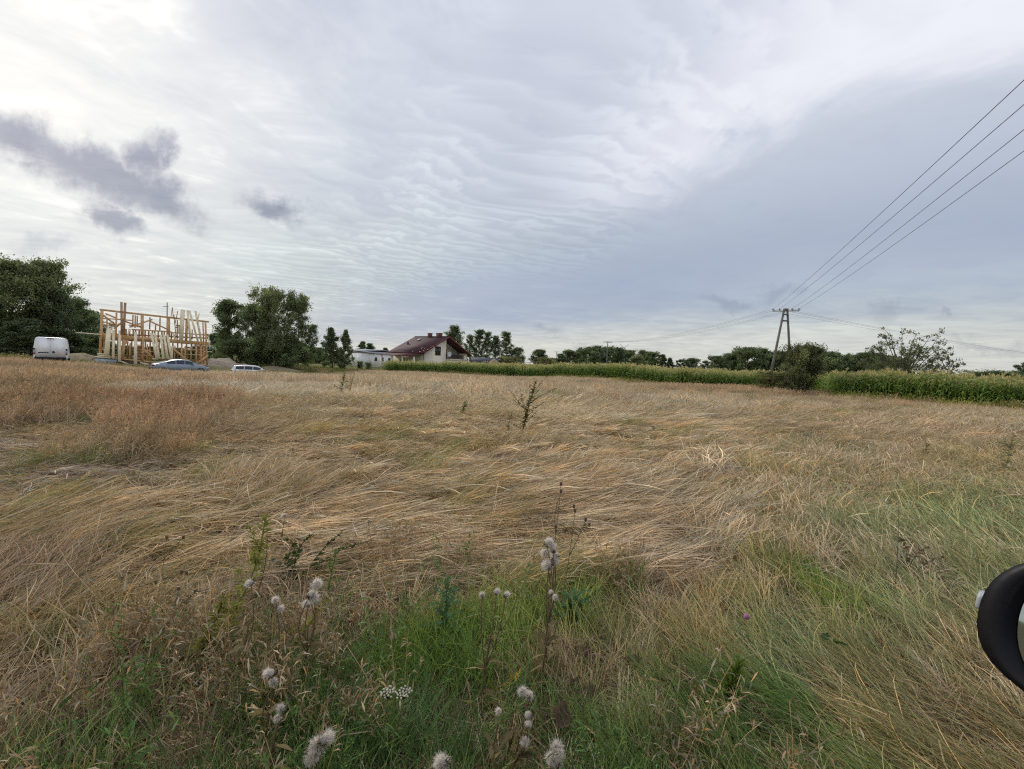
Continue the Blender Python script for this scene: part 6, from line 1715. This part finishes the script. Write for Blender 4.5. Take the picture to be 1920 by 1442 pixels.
for k, (lx, ly) in enumerate([(1395, 1195), (1405, 1210), (1398, 1222)]):
    c = at(lx, ly, 2.42) - r; mb = MB()
    for j in range(3):
        a = j * 2.1 + k; d = np.array([math.cos(a), math.sin(a) * .6, .4]); sd = unit(np.cross(d, [0, -1, .6]))
        mb.ribbons([[c, c + d * .016, c + d * .03]], np.array([[.004, .020, .008]]), [sd], [(.10, .22, .06)])
    mb.build('leaf', MT['weed'], o)

# fallen brown leaves and single broad green leaves
def dead_leaf(px, py, Y, L, w_, rz, colr, label, curl=.5, name='fallen_leaf', lobes=0):
    p = at(px, py, Yh(px, py, (.09 if name == 'fallen_leaf' else .16))); n = 9
    t = np.linspace(0, 1, n)
    wv = w_ * np.sin(np.pi * np.clip(t * .92 + .06, 0, 1)) ** .8
    if lobes: wv = wv * (1 - .35 * (np.arange(n) % 2))
    V = []
    for i in range(n):
        x = (t[i] - .5) * L; zc = curl * L * (t[i] - .5) ** 2
        for s_, zz in ((-1, .35), (-.5, .08), (0, 0), (.5, .08), (1, .35)):
            V.append((x + g9.normal(0, .004), s_ * wv[i] / 2 * (1 + g9.normal(0, .18)), zc + zz * wv[i] * curl + g9.normal(0, .006)))
    q = [(5 * i + j, 5 * i + j + 1, 5 * i + j + 6, 5 * i + j + 5) for i in range(n - 1) for j in range(4)]
    mb = MB().add(V, q, None, np.asarray(colr))
    o = mb.build(name, MT['weed'], None, True); o.location = p; o.rotation_euler = (g9.normal(.3, .25), g9.normal(0, .25), rz)
    tag(o, label, 'leaf')
dead_leaf(1050, 1345, 1.85, .13, .08, 1.2, (.20, .13, .10), 'large curled brown leaf at bottom centre', .8)
dead_leaf(1100, 1297, 1.95, .14, .05, .2, (.19, .13, .09), 'long brown dock leaf above the curled one', .6)
dead_leaf(1075, 1290, 2.0, .10, .05, .8, (.15, .10, .075), 'dark brown leaf left of the long dock leaf', .9)
dead_leaf(1185, 1238, 2.2, .11, .06, .3, (.20, .13, .09), 'lobed brown leaf lying above the bare straw patch', .5, lobes=1)
dead_leaf(1248, 1270, 2.1, .13, .09, .9, (.23, .145, .095), 'reddish brown lobed leaf at the right side of the bare patch', .5, lobes=1)
dead_leaf(1195, 1395, 1.75, .06, .035, .3, (.30, .22, .15), 'small pale brown leaf on the bare straw patch', .7)
dead_leaf(1098, 1225, 2.2, .09, .045, 1.3, (.17, .10, .08), 'upright purplish brown leaf in the green grass', .8)
dead_leaf(115, 1318, 2.0, .10, .03, 1.4, (.10, .19, .06), 'single broad green leaf in the brown grass at lower left', .4, 'broad_leaf')
dead_leaf(1548, 1195, 2.4, .07, .045, .6, (.09, .15, .06), 'dark green plantain leaf in the grass at right', .4, 'broad_leaf')
dead_leaf(1575, 1206, 2.4, .07, .04, 2.4, (.09, .15, .06), 'smaller plantain leaf next to the dark green one', .4, 'broad_leaf')
